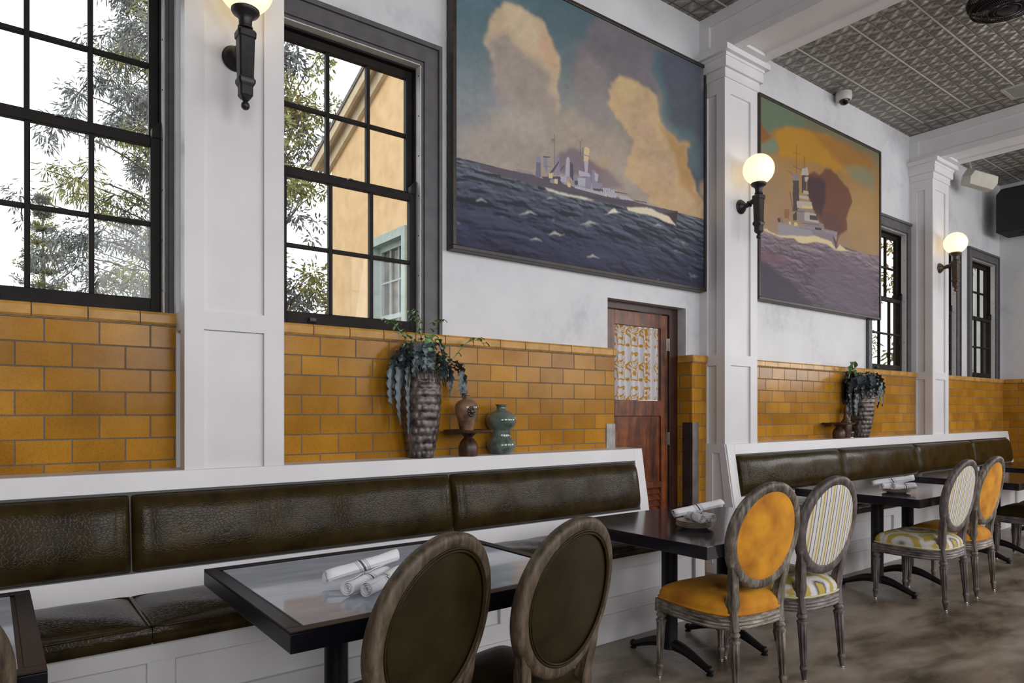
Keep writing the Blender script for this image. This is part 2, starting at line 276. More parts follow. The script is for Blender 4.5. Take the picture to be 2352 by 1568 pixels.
# ---------------------------------------------------------------- mesh builder
class MB:
    def __init__(s): s.v = []; s.f = []
    def add(s, vs, fs):
        o = len(s.v); s.v += [tuple(p) for p in vs]; s.f += [tuple(i+o for i in f) for f in fs]; return s
    def box(s, x0, x1, y0, y1, z0, z1):
        x0, x1 = sorted((x0, x1)); y0, y1 = sorted((y0, y1)); z0, z1 = sorted((z0, z1))
        return s.add([(x0, y0, z0), (x1, y0, z0), (x1, y1, z0), (x0, y1, z0), (x0, y0, z1), (x1, y0, z1), (x1, y1, z1), (x0, y1, z1)],
                     [(0, 3, 2, 1), (4, 5, 6, 7), (0, 1, 5, 4), (1, 2, 6, 5), (2, 3, 7, 6), (3, 0, 4, 7)])
    def prism_x(s, poly, x0, x1):      # poly of (y, z)
        n = len(poly); vs = [(x0, y, z) for y, z in poly]+[(x1, y, z) for y, z in poly]
        return s.add(vs, [tuple(range(n))[::-1], tuple(range(n, 2*n))]+[(i, (i+1) % n, n+(i+1) % n, n+i) for i in range(n)])
    def prism_y(s, poly, y0, y1):      # poly of (x, z)
        n = len(poly); vs = [(x, y0, z) for x, z in poly]+[(x, y1, z) for x, z in poly]
        return s.add(vs, [tuple(range(n)), tuple(range(n, 2*n))[::-1]]+[(i, n+i, n+(i+1) % n, (i+1) % n) for i in range(n)])
    def prism_z(s, poly, z0, z1):
        n = len(poly); vs = [(x, y, z0) for x, y in poly]+[(x, y, z1) for x, y in poly]
        return s.add(vs, [tuple(range(n))[::-1], tuple(range(n, 2*n))]+[(i, (i+1) % n, n+(i+1) % n, n+i) for i in range(n)])
    def rings(s, rs, close=True, caps=True, loop=False):
        n = len(rs[0]); vs = [p for r in rs for p in r]; fs = []
        m = len(rs)
        for i in range(m if loop else m-1):
            a = i*n; c = ((i+1) % m)*n
            for j in range(n if close else n-1):
                k = (j+1) % n; fs.append((a+j, a+k, c+k, c+j))
        if caps and not loop: fs += [tuple(range(n))[::-1], tuple((m-1)*n+j for j in range(n))]
        return s.add(vs, fs)
    def lathe(s, prof, cx=0, cy=0, n=32, fl=None, sx=1, sy=1, caps=True):   # prof (r, z); fl(i,j,angle)->radius multiplier
        rs = []
        for i, (r, z) in enumerate(prof):
            rs.append([(cx+sx*r*(fl(i, a) if fl else 1)*math.cos(a), cy+sy*r*(fl(i, a) if fl else 1)*math.sin(a), z) for a in (2*math.pi*j/n for j in range(n))])
        return s.rings(rs, caps=caps)
    def tube(s, pts, r, n=8, loop=False):
        pts = [Vector(p) for p in pts]; m = len(pts); rs = []; up = Vector((0, 0, 1)); pn = None
        for i, p in enumerate(pts):
            if loop: t = pts[(i+1) % m]-pts[i-1]
            else: t = pts[min(i+1, m-1)]-pts[max(i-1, 0)]
            t.normalize()
            if pn is None:
                a = up if abs(t.z) < .9 else Vector((1, 0, 0)); nn = t.cross(a).normalized()
            else: nn = (pn-t*pn.dot(t)).normalized()
            pn = nn; bn = t.cross(nn); q = r[i] if isinstance(r, (list, tuple)) else r
            rs.append([p+nn*q*math.cos(2*math.pi*j/n)+bn*q*math.sin(2*math.pi*j/n) for j in range(n)])
        return s.rings(rs, loop=loop)
    def sweep(s, pts, prof, frame, loop=False):  # frame(i) -> (right, up); prof list of (a,b)
        rs = []
        for i, p in enumerate(pts):
            a, b = frame(i); rs.append([Vector(p)+a*q[0]+b*q[1] for q in prof])
        return s.rings(rs, loop=loop)
    def sphere(s, c, r, n=24, m=14, sz=1):
        rs = []
        for i in range(1, m):
            t = math.pi*i/m; rs.append([(c[0]+r*math.sin(t)*math.cos(2*math.pi*j/n), c[1]+r*math.sin(t)*math.sin(2*math.pi*j/n), c[2]-r*sz*math.cos(t)) for j in range(n)])
        return s.rings(rs)
    def grid(s, fn, nu, nv):
        vs = [fn(i/nu, j/nv) for j in range(nv+1) for i in range(nu+1)]
        return s.add(vs, [(j*(nu+1)+i, j*(nu+1)+i+1, (j+1)*(nu+1)+i+1, (j+1)*(nu+1)+i) for j in range(nv) for i in range(nu)])
    def build(s, name, mat, parent=None, smooth=35, bev=0, seg=2, label=None, cat=None, group=None, kind=None, loc=None, rot=None, recalc=True, solid=0):
        me = bpy.data.meshes.new(name); me.from_pydata(s.v, [], s.f); me.materials.append(MATS[mat])
        if recalc:
            b = bmesh.new(); b.from_mesh(me); bmesh.ops.recalc_face_normals(b, faces=b.faces); b.to_mesh(me); b.free()
        if smooth:
            me.shade_smooth()
            if smooth < 180: me.set_sharp_from_angle(angle=math.radians(smooth))
        o = bpy.data.objects.new(name, me); COL.objects.link(o)
        if bev:
            md = o.modifiers.new('bevel', 'BEVEL'); md.width = bev; md.segments = seg; md.limit_method = 'ANGLE'; md.angle_limit = math.radians(40)
        if solid:
            md = o.modifiers.new('thickness', 'SOLIDIFY'); md.thickness = solid; md.offset = 0
        if parent: o.parent = parent
        if loc: o.location = loc
        if rot: o.rotation_euler = rot
        tag(o, label, cat, group, kind); return o
def tag(o, label=None, cat=None, group=None, kind=None):
    if label: o['label'] = label
    if cat: o['category'] = cat
    if group: o['group'] = group
    if kind: o['kind'] = kind
    return o
def thing(name, label, cat, loc=(0, 0, 0), rz=0, group=None, kind=None):
    o = bpy.data.objects.new(name, None); COL.objects.link(o); o.location = loc; o.rotation_euler = (0, 0, rz); o.empty_display_size = .1
    return tag(o, label, cat, group, kind)
def copy_tree(o, parent=None):
    c = o.copy(); COL.objects.link(c); c.parent = parent
    for ch in list(o.children): copy_tree(ch, c)
    return c
def lerp(a, b, t): return a+(b-a)*t
def smooth_path(pts, n=8):
    P = [Vector(p) for p in pts]; out = []
    for i in range(len(P)-1):
        p0 = P[max(i-1, 0)]; p1 = P[i]; p2 = P[i+1]; p3 = P[min(i+2, len(P)-1)]
        for k in range(n):
            t = k/n; out.append(.5*((2*p1)+(p2-p0)*t+(2*p0-5*p1+4*p2-p3)*t*t+(-p0+3*p1-3*p2+p3)*t**3))
    out.append(P[-1]); return out
# ---------------------------------------------------------------- dimensions
WY = 3.76           # plaster wall face
TY = 3.69           # tile face
LZ = 1.107          # bench ledge
CEIL = 4.78
XR = 12.10          # right wall
XL = -4.6; YF = -4.0
PIL = [(.73, 1.20), (4.92, 5.392), (9.05, 9.524)]
WINS = [(.261, .25, -.33, .728), (1.704, .2575, 1.202, 2.286), (8.49, .2575, 7.93, 9.048), (10.0, .2575, 9.526, 10.582), (11.44, .2575, 10.86, 12.02)]
DX0, DX1, DZ = 3.794, 4.734, 2.263
# ---------------------------------------------------------------- room shell
def wall_with_holes(name, mat, x0, x1, z0, z1, y0, y1, holes):
    xs = sorted({x0, x1, *[h[0] for h in holes], *[h[1] for h in holes]}); mb = MB()
    for a, c in zip(xs, xs[1:]):
        hs = sorted([(h[2], h[3]) for h in holes if h[0] <= a+1e-6 and h[1] >= c-1e-6]); z = z0
        for lo, hi in hs:
            if lo > z: mb.box(a, c, y0, y1, z, lo)
            z = hi
        if z1 > z: mb.box(a, c, y0, y1, z, z1)
    return mb.build(name, mat, smooth=0, kind='structure')
holes = [(w[0]-.435 if w[0]-.435 > w[2] or 1 else w[2], w[0]+.435, 1.862, 3.565) for w in WINS]
wall_with_holes('wall_back', 'plaster', XL, XR+.3, -.02, CEIL+.1, WY, WY+.14, holes+[(DX0, DX1, -.02, DZ)])
MB().box(XL-.3, XR+.6, YF-.3, 4.02, -.12, 0).build('floor', 'concrete', smooth=0, kind='structure')
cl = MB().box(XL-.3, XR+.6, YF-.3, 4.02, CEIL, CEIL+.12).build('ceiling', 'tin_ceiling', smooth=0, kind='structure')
g = MB()
for k in range(-8, 1):
    y = 3.482+k*.4875*1
    for a, c in ((XL, .73), (1.2, 4.92), (5.392, 9.05), (9.524, XR)): g.box(a+.005, c-(.31 if a > 5 and a < 9 else .005), y-.006, y+.006, CEIL-.004, CEIL+.01)
g.box(8.735, 8.747, YF, 3.44, CEIL-.0045, CEIL+.01); g.box(11.3, 11.312, YF, 3.44, CEIL-.0045, CEIL+.01)
g.build('grid_strip', 'grid_strip', cl, smooth=0)
MB().box(XR, XR+.3, YF-.3, -1.75, -.02, CEIL+.1).box(XR, XR+.3, 1.05, WY, -.02, CEIL+.1).box(XR, XR+.3, -1.75, 1.05, -.02, 1.863).box(XR, XR+.3, -1.75, 1.05, 3.4, CEIL+.1).build('wall_right', 'plaster', smooth=0, kind='structure')
MB().box(XL-.3, XL, YF-.3, 4.02, -.02, CEIL+.1).build('wall_left', 'far_wall_paint', smooth=0, kind='structure')
wf = [(x-1.4, x+1.4, 1.6, 4.3) for x in (-1.4, 2.6, 6.6, 10.2)]
wall_with_holes('wall_front', 'far_wall_paint', XL, XR, -.02, CEIL+.1, YF-.3, YF, wf)
# glazed tile wainscot and its cap
def tiles(x0, x1):
    mb = MB().box(x0, x1, TY, WY+.001, 0, 1.80); o = mb.build('trim_1', 'glazed_tile', smooth=0, kind='structure'); return o
def tilecap(x0, x1, joint=.213, end=False):
    # moulded cap course, tiles separated by mortar joints
    mb = MB(); x = x0
    while x < x1-.01:
        c = min(x+joint, x1)
        mb.prism_x([(WY, 1.803), (3.680, 1.803), (3.672, 1.812), (3.672, 1.85), (3.682, 1.863), (WY, 1.863)], x+.0025, c-.0025); x = c
    mb.build('trim_3', 'tile_cap', smooth=20, kind='structure')
    MB().box(x0, x1, 3.684, WY, 1.797, 1.861).build('trim_4', 'mortar', smooth=0, kind='structure')
tiles(XL, DX0); tilecap(XL+.06, DX0+.012)
tiles(DX1, XR-.07); tilecap(DX1-.012, XR-.07)
MB().box(DX1-.004, DX1, TY+.0005, WY+.085, 0, 1.80).build('trim_2', 'glazed_tile_side', smooth=0, kind='structure')
MB().box(DX1-.014, DX1, 3.672, WY+.08, 1.803, 1.863).build('trim_3', 'tile_cap', smooth=0, bev=.004, kind='structure')
MB().box(XR-.07, XR, YF, WY, 0, 1.80).build('trim_5', 'glazed_tile_side', smooth=0, kind='structure')
mb = MB(); y = WY-.09
while y > YF+.2: mb.box(XR-.088, XR, y-.208, y, 1.803, 1.863); y -= .213
mb.build('trim_6', 'tile_cap', smooth=0, bev=.006, kind='structure')
# pilasters
def pilaster(x0, x1, name):
    F = 3.50; mb = MB(); B = WY; z0 = LZ; z1 = 4.44; r = .018
    mb.box(x0+r, x1-r, F+r, B, z0, z1)
    sx0, sx1 = x0+.085, x1-.10
    for a, c in ((x0, sx0), (sx1, x1)): mb.box(a, c, F, F+r+.001, z0, z1)
    for a, c in ((1.775, 1.865), (4.08, z1)): mb.box(sx0, sx1, F, F+r+.001, a, c)
    for X, s in ((x0, 1), (x1, -1)):
        xa, xb = sorted((X, X+s*(r+.001)))
        for a, c in ((F+r+.001, 3.585), (3.68, B)): mb.box(xa, xb, a, c, z0, z1)
        for a, c in ((1.775, 1.865), (4.08, z1)): mb.box(xa, xb, 3.585, 3.68, a, c)
    for o, a, c in ((.012, 4.20, 4.275), (.037, 4.275, 4.36), (.045, 4.36, 4.385), (.08, 4.385, 4.435)):
        mb.box(x0-o, x1+o, F-o, B-.001, a, c)
    mb.build(name, 'white_paint', smooth=0, kind='structure')
for i, (a, c) in enumerate(PIL): pilaster(a, c, 'trim_%d' % (7+i))
# ceiling beams
def beam(x0, x1, name, z0=4.43):
    r = .025; mb = MB(); Ya, Yb = YF, WY
    mb.box(x0+r, x1-r, Ya, Yb, z0+r, CEIL)
    for X, s in ((x0, 1), (x1, -1)):
        xa, xb = sorted((X, X+s*(r+.001)))
        mb.box(xa, xb, Ya, Yb, z0, z0+.075); mb.box(xa, xb, Ya, Yb, 4.69, CEIL)
        mb.box(xa, xb, 3.66, Yb, z0+.075, 4.69)
    for a, c in ((x0+r, x0+.10), (x1-.10, x1-r)): mb.box(a, c, Ya, Yb, z0, z0+r+.001)
    mb.box(x0+.1, x1-.1, 3.36, Yb, z0, z0+r+.001)
    mb.build(name, 'white_paint', smooth=0, bev=.003, kind='structure')
for i, (a, c) in enumerate(PIL): beam(a, c, 'trim_%d' % (10+i))
# ---------------------------------------------------------------- sash windows
def sash_window(i, cx, pitch, lx, rx):
    t = thing('window_%d' % i, None, None, (cx, WY, 1.862), kind='structure')
    def bx(mb, x0, x1, y0, y1, z0, z1): mb.box(x0-cx, x1-cx, y0-WY, y1-WY, z0-1.862, z1-1.862)
    gr = cx+1.5*pitch; gl = cx-1.5*pitch; ir, il = gr+.055, gl-.055      # glass and opening edges
    c = MB()
    for o, y in ((0, WY-.012), (.018, WY-.024), (.095, WY-.018), (.118, WY-.034)):
        e = [0, .018, .095, .118, .146]; w = e[e.index(o)+1]
        for s in (1, -1):
            e0 = (ir if s > 0 else il); a, d = sorted((e0+s*o, e0+s*w)); a, d = max(a, lx), min(d, rx)
            if d > a: bx(c, a, d, y, WY, 1.863, 3.548+w)
        bx(c, max(il-o, lx), min(ir+o, rx), y, WY, 3.548+o, 3.548+w)
    c.build('casing', 'grey_casing', t, smooth=0, bev=.0015, kind=None)
    s = MB()
    for a, d in ((il, il+.006), (ir-.006, ir)): bx(s, max(a, lx), max(d, lx), WY-.01, WY+.045, 1.863, 3.548)
    bx(s, max(il, lx), ir, WY-.01, WY+.045, 3.542, 3.548); s.build('weather_strip', 'strip_pale', t, smooth=0)
    nl = MB()
    for k in range(7):
        z = 1.98+k*.25
        for X in (ir-.0065,): bx(nl, X-.002, X+.001, WY+.008, WY+.016, z, z+.007)
    nl.build('strip_nail', 'sash_black', t, smooth=0)
    f = MB()
    for a, d in ((il-.02, il+.012), (ir-.012, ir+.02)): bx(f, a, d, WY+.045, WY+.138, 1.863, 3.56)
    bx(f, il+.012, ir-.012, WY+.045, WY+.138, 3.53, 3.56); bx(f, il+.012, ir-.012, WY+.045, WY+.16, 1.863, 1.875)
    f.build('window_frame', 'sash_black', t, smooth=0)
    def sash(name, y0, y1, zb, zt, mz, br, tr_):
        q = MB(); a, d = il+.012, ir-.012
        bx(q, a, gl, y0, y1, zb, zt); bx(q, gr, d, y0, y1, zb, zt)
        bx(q, gl, gr, y0, y1, zb, zb+br); bx(q, gl, gr, y0, y1, zt-tr_, zt)
        for k in (1, 2):
            x = gl+k*pitch; bx(q, x-.0115, x+.0115, y0+.004, y1-.004, zb+br, zt-tr_)
        for k in range(3):
            x0 = gl+k*pitch+(.0115 if k else 0); x1 = gl+(k+1)*pitch-(.0115 if k < 2 else 0)
            bx(q, x0, x1, y0+.005, y1-.005, mz-.011, mz+.011)
        so = q.build(name, 'sash_black', t, smooth=0, bev=.003, seg=2)
        p = MB(); ym = (y0+y1)/2; bx(p, gl, gr, ym+.006, ym+.009, zb+br, zt-tr_); p.build('glass', 'glass', so, smooth=0)
        return so
    lo = sash('lower_sash', WY+.035, WY+.075, 1.875, 2.745, 2.315, .069, .043)
    up = sash('upper_sash', WY+.08, WY+.12, 2.725, 3.53, 3.122, .045, .047)
    h = MB(); bx(h, gr+.006, ir-.013, WY+.030, WY+.074, 2.745, 2.79); h.prism_y([(gr+.006-cx, 2.79-1.862), (ir-.013-cx, 2.79-1.862), (ir-.013-cx, 2.83-1.862)], .031, .073)
    h.build('sash_horn', 'sash_black', lo, smooth=0)
    lk = MB().lathe([(.001, .883), (.02, .883), (.024, .889), (.018, .898), (.006, .903)], 0, .06, 12)
    lk.box(-.03, .03, .048, .072, .882, .888); lk.build('sash_lock', 'iron', lo)
    lf = MB().box(-.27, -.22, .018, .036, .025, .032).box(-.265, -.225, .010, .02, .03, .052); lf.build('lift_handle', 'iron', lo, bev=.003)
    return t
for i, w in enumerate(WINS): sash_window(i+1, *w)
# tall daylight windows of the opposite wall (out of view, seen only as reflections and light)
for i, x in enumerate((-1.4, 2.6, 6.6, 10.2)):
    q = MB().box(x-1.4, x-1.33, YF-.2, YF-.1, 1.6, 4.3).box(x+1.33, x+1.4, YF-.2, YF-.1, 1.6, 4.3).box(x-1.33, x+1.33, YF-.2, YF-.1, 1.6, 1.68).box(x-1.33, x+1.33, YF-.2, YF-.1, 4.22, 4.3)
    for k in (-.44, .44): q.box(x+k-.015, x+k+.015, YF-.17, YF-.13, 1.68, 4.22)
    for k in (2.3, 2.95, 3.6): q.box(x-1.33, x+1.33, YF-.165, YF-.135, k-.015, k+.015)
    q.build('window_%d' % (6+i), 'sash_black', smooth=0, kind='structure')
q = MB().box(XR+.1, XR+.2, -1.75, -1.68, 1.863, 3.4).box(XR+.1, XR+.2, .98, 1.05, 1.863, 3.4).box(XR+.1, XR+.2, -1.68, .98, 1.863, 1.94).box(XR+.1, XR+.2, -1.68, .98, 3.32, 3.4)
for k in (-.8, .1): q.box(XR+.13, XR+.17, k-.02, k+.02, 1.94, 3.32)
q.box(XR+.135, XR+.165, -1.68, .98, 2.6, 2.63); q.build('window_10', 'sash_black', smooth=0, kind='structure')
# ---------------------------------------------------------------- door
d = thing('door_1', None, None, (DX0, WY+.08, 0), kind='structure')
def dbx(mb, x0, x1, y0, y1, z0, z1): return mb.box(x0-DX0, x1-DX0, y0-WY-.08, y1-WY-.08, z0, z1)
fr_ = MB(); dbx(fr_, DX0, DX0+.04, 3.845, 3.93, 0, DZ); dbx(fr_, 4.625, DX1-.0005, 3.845, 3.93, 0, DZ); dbx(fr_, DX0+.04, 4.625, 3.845, 3.93, 2.205, DZ)
fr_.build('door_frame', 'door_wood_dark', d, smooth=0, bev=.002)
lf = MB(); a, c = DX0+.042, 4.617
dbx(lf, a, 3.975, 3.86, 3.9, .02, 2.2); dbx(lf, 4.535, c, 3.86, 3.9, .02, 2.2)
dbx(lf, 3.975, 4.535, 3.86, 3.9, 2.085, 2.2); dbx(lf, 3.975, 4.535, 3.86, 3.9, 1.345, 1.476); dbx(lf, 3.975, 4.535, 3.86, 3.9, .74, .79); dbx(lf, 3.975, 4.535, 3.86, 3.9, .02, .2)
le = lf.build('door_leaf', 'door_wood', d, smooth=0, bev=.003)
pn = MB(); dbx(pn, 3.975, 4.535, 3.878, 3.89, .79, 1.345); pn.build('door_panel', 'door_wood', d, smooth=0)
lv = MB()
for k in range(10):
    z = .215+k*.053; lv.prism_x([(3.866-WY-.08, z), (3.872-WY-.08, z-.004), (3.898-WY-.08, z+.045), (3.892-WY-.08, z+.049)], 3.976-DX0, 4.534-DX0)
lv.build('louvre', 'door_wood', d, smooth=0)
sl = MB(); dbx(sl, 4.6175, 4.6245, 3.868, 3.872, .02, 2.2); sl.build('gap_strip', 'strip_pale', d, smooth=0)
for z in (1.90, 1.10, .3):
    h = MB(); 
    for k in range(3): h.lathe([(.007, z+k*.036), (.007, z+k*.036+.034)], 4.624-DX0, 3.853-WY-.08, 10)
    dbx(h, 4.598, 4.623, 3.856, 3.861, z, z+.106); h.build('hinge', 'hinge_metal', d)
gp = MB(); dbx(gp, 3.97, 4.54, 3.902, 3.906, 1.47, 2.09); gp.build('door_glass', 'glass', d, smooth=0)
# curtain behind the door glass, damask medallions in mustard on cream, hanging in folds
def curtain():
    nx, nz = 260, 240; x0, x1, z0, z1 = 3.98, 4.53, 1.478, 2.083
    U, V = np.meshgrid(np.linspace(0, 1, nx), np.linspace(0, 1, nz)); X = x0+(x1-x0)*U; Z = z0+(z1-z0)*V
    ph = U*2*math.pi*7.3+.5*np.sin(U*9); Yc = 3.884+.013*np.sin(ph)+.004*np.sin(ph*.5+1)+.002*np.sin(V*7+U*20)
    # cloth coordinate runs faster than x in the folds
    s = U*3.5+.07*np.cos(ph)
    def medal(a, b):
        th = np.arctan2(b, np.abs(a)); r = np.hypot(a*1.02, b*.93); aa = np.abs(a)
        edge = .40+.05*np.cos(6*th)
        ring = (np.abs(r-edge) < .022)
        scroll = (r < edge-.03) & (np.sin(26*r+5*np.sin(4*th)+2*b) > .25) & (np.cos(9*th+14*r) > -.75)
        core = (np.hypot(aa*1.4, b) < .07)
        stem = ((aa < .035) & (np.abs(b) < .5) & (np.sin(44*b) > -.3)) | ((np.hypot(aa-.40, b-.40) < .05))
        return ring | scroll | core | stem
    col = np.empty((nz, nx, 3)); col[:] = (.62, .60, .62)
    row = np.floor((1-V)*2.15+.33+.0); fv = ((1-V)*2.15+.33) % 1-.5
    su = (s % 1)-.5; mk = medal(su, fv*1.05)
    col[mk] = (.48, .24, .02)
    me = bpy.data.meshes.new('curtain'); vs = np.stack([X-DX0, Yc-WY-.08, Z], -1).reshape(-1, 3)
    idx = np.arange(nx*nz).reshape(nz, nx); fs = np.stack([idx[:-1, :-1], idx[:-1, 1:], idx[1:, 1:], idx[1:, :-1]], -1).reshape(-1, 4)
    mesh_arrays(me, vs, fs); at = me.color_attributes.new('paint', 'FLOAT_COLOR', 'POINT')
    at.data.foreach_set('color', np.concatenate([col.reshape(-1, 3), np.ones((nx*nz, 1))], 1).astype(np.float32).ravel())
    me.materials.append(MATS['curtain_cloth']); me.shade_smooth()
    o = bpy.data.objects.new('curtain', me); COL.objects.link(o); o.parent = d
def mesh_arrays(me, vs, fs):
    me.vertices.add(len(vs)); me.vertices.foreach_set('co', vs.astype(np.float32).ravel())
    k = fs.shape[1]; me.loops.add(fs.size); me.loops.foreach_set('vertex_index', fs.astype(np.int32).ravel())
    me.polygons.add(len(fs)); me.polygons.foreach_set('loop_start', np.arange(0, fs.size, k, dtype=np.int32)); me.update(calc_edges=True)
curtain()
# metal corner guards
MB().box(3.706, DX0+.006, TY-.006, TY, 0, 1.29).box(DX0+.001, DX0+.006, TY, WY+.05, 0, 1.29).build('corner_guard', 'steel_guard', smooth=0, label='brushed metal corner guard on the tile edge left of the red-brown door', cat='corner guard')
MB().box(DX1-.006, 4.81, TY-.007, TY-.001, 0, 1.29).build('corner_guard', 'steel_guard', smooth=0, label='metal corner guard on the narrow tiled pier right of the red-brown door', cat='corner guard')
MB().box(DX1-.006, DX1-.001, TY-.001, 3.79, 0, 1.29).build('corner_guard', 'steel_guard_dark', smooth=0, label='dark metal plate lining the tiled reveal right of the door', cat='corner guard')
# ---------------------------------------------------------------- banquettes
def cushion_back(L, name='back_cushion'):
    # lies in the raked plane: local x along, b up the rake
    nu, nv = 46, 22
    def cs(t): return .5-.5*math.cos(math.pi*t)
    H, T = .345, .068; rk = math.atan2(.07, .437)
    mb = MB()
    def f(i, j):
        a = cs(i)*2-1; b = cs(j)*2-1
        t = T*(max(0, 1-abs(a)**22)**.42)*(max(0, 1-abs(b)**4.5)**.55)
        t += .004*math.sin(a*9)*(1-b*b)
        x = a*L/2; h = (b+1)/2*H
        return (x, h*math.sin(rk)-t*math.cos(rk), h*math.cos(rk)+t*math.sin(rk))
    mb.grid(f, nu, nv); return mb
def cushion_seat(L, D=.53, H=.082):
    mb = MB(); nu, nv = 30, 16; r = .02
    def cs(t): return .5-.5*math.cos(math.pi*t)
    def f(i, j):
        a = cs(i)*2-1; b = cs(j)*2-1
        crown = .016*(1-a**4)*(1-b**4)+.003*math.sin(a*13+b*5)*(1-abs(a)**3)
        e = max(abs(a)**18, abs(b)**18)
        return (a*(L/2-.002), b*D/2, H-.008+crown-.012*e)
    mb.grid(f, nu, nv)
    rr = []
    for z, o in ((H-.02, 0), (H-.035, .004), (H*.5, .006), (.012, .004), (0, -.004)):
        x, y = L/2-.002+o*.2, D/2+o; rr.append([(-x, -y, z), (x, -y, z), (x, y, z), (-x, y, z)])
    mb.rings(rr[::-1]); return mb
def banquette(x0, x1, label, seams, seat_seams, panels, name='banquette'):
    t = thing(name, label, 'bench', (0, 0, 0))
    prof = [(2.944, 0), (2.944, .50), (3.405, .50), (3.50, LZ), (TY-.002, LZ), (TY-.002, 0)]
    f = MB().prism_x(prof, x0, x1)
    f.build('bench_frame', 'white_paint', t, smooth=0, bev=.004)
    p = MB(); p.box(x0, x1, 2.92, 2.945, .421, .50); p.box(x0, x1, 2.92, 2.945, .165, .258); p.box(x0-.003, x1+.003, 2.908, 2.945, 0, .165)
    for a, c in panels: p.box(a, c, 2.92, 2.945, .258, .421)
    # border boards around the back cushions (ledge front, ends)
    rk = .07/.437
    def yb(z): return 3.405+(z-.5)*(.095/.607)
    for a, c in ((x0, seams[0]-.004), (seams[-1]+.004, x1)):
        p.prism_x([(yb(.5)-.012, .5), (yb(LZ)-.012, LZ), (yb(LZ)+.002, LZ), (yb(.5)+.002, .5)], a, c)
    p.prism_x([(yb(1.02)-.0125, 1.02), (yb(LZ)-.0125, LZ), (yb(LZ)+.002, LZ), (yb(1.02)+.002, 1.02)], seams[0]-.004, seams[-1]+.004)
    p.prism_x([(yb(.5)-.0125, .5), (yb(.665)-.0125, .665), (yb(.665)+.002, .665), (yb(.5)+.002, .5)], seams[0]-.004, seams[-1]+.004)
    for X, s in ((x0, -1), (x1, 1)):     # end panel mouldings
        xa, xb = sorted((X, X+s*.012))
        p.prism_x([(2.93, 0), (2.93, .09), (3.69, .09), (3.69, 0)], xa, xb)
        p.prism_x([(3.62, .09), (3.62, LZ), (3.69, LZ), (3.69, .09)], xa, xb)
        p.prism_x([(3.5515, 1.03), (3.5605, LZ), (3.62, LZ), (3.62, 1.03)], xa, xb)
        p.prism_x([(3.40, .09), (3.40, .5), (3.50, LZ), (3.56, LZ), (3.49, .5), (3.49, .09)], xa, xb)
        p.prism_x([(2.93, .09), (2.93, .5), (3.0, .5), (3.0, .09)], xa, xb); p.prism_x([(3.0, .42), (3.0, .5), (3.40, .5), (3.40, .42)], xa, xb)
    p.build('panel_moulding', 'white_paint', t, smooth=0, bev=.002)
    for a, c in zip(seams, seams[1:]):
        cushion_back(c-a-.004).build('back_cushion', 'bench_leather', t, smooth=180, loc=((a+c)/2, yb(.668), .668))
    bw = MB().prism_x([(yb(.666)-.008, .666), (yb(1.02)-.008, 1.02), (yb(1.02), 1.02), (yb(.666), .666)], seams[0], seams[-1]); bw.build('cushion_backing', 'trim_black', t, smooth=0)
    for a, c in zip(seat_seams, seat_seams[1:]):
        s = cushion_seat(c-a).build('seat_cushion', 'bench_leather', t, smooth=50, loc=((a+c)/2, 3.145, .502))
        L = c-a; q = [(-L/2+.004, -.265, .066), (L/2-.004, -.265, .066), (L/2-.004, .26, .066), (-L/2+.004, .26, .066)]
        pts = []
        for k in range(4):
            A, B = Vector(q[k]), Vector(q[(k+1) % 4]); pts += [A.lerp(B, .03), A.lerp(B, .5), A.lerp(B, .97)]
        MB().tube(pts, .0055, 8, loop=True).build('piping', 'bench_leather', s, smooth=180)
    return t
banquette(-4.3, 3.88, 'long white panelled banquette with dark croc leather cushions left of the door',
          [-4.2, -2.88, -1.19, .499, 2.175, 3.787], [-4.2, -2.6, -1.05, .489, 1.97, 3.3, 3.87], [(-4.3, -4.2), (-2.7, -2.6), (-1.1, -1.0), (.478, .576), (2.15, 2.25), (3.78, 3.88)])
banquette(4.925, 11.56, 'long white panelled banquette with dark croc leather cushions right of the door',
          [5.035, 6.737, 8.431, 10.09, 11.46], [5.02, 6.4, 7.9, 9.4, 10.5, 11.5], [(4.925, 5.03), (6.7, 6.8), (8.4, 8.5), (10.0, 10.1), (11.46, 11.56)])
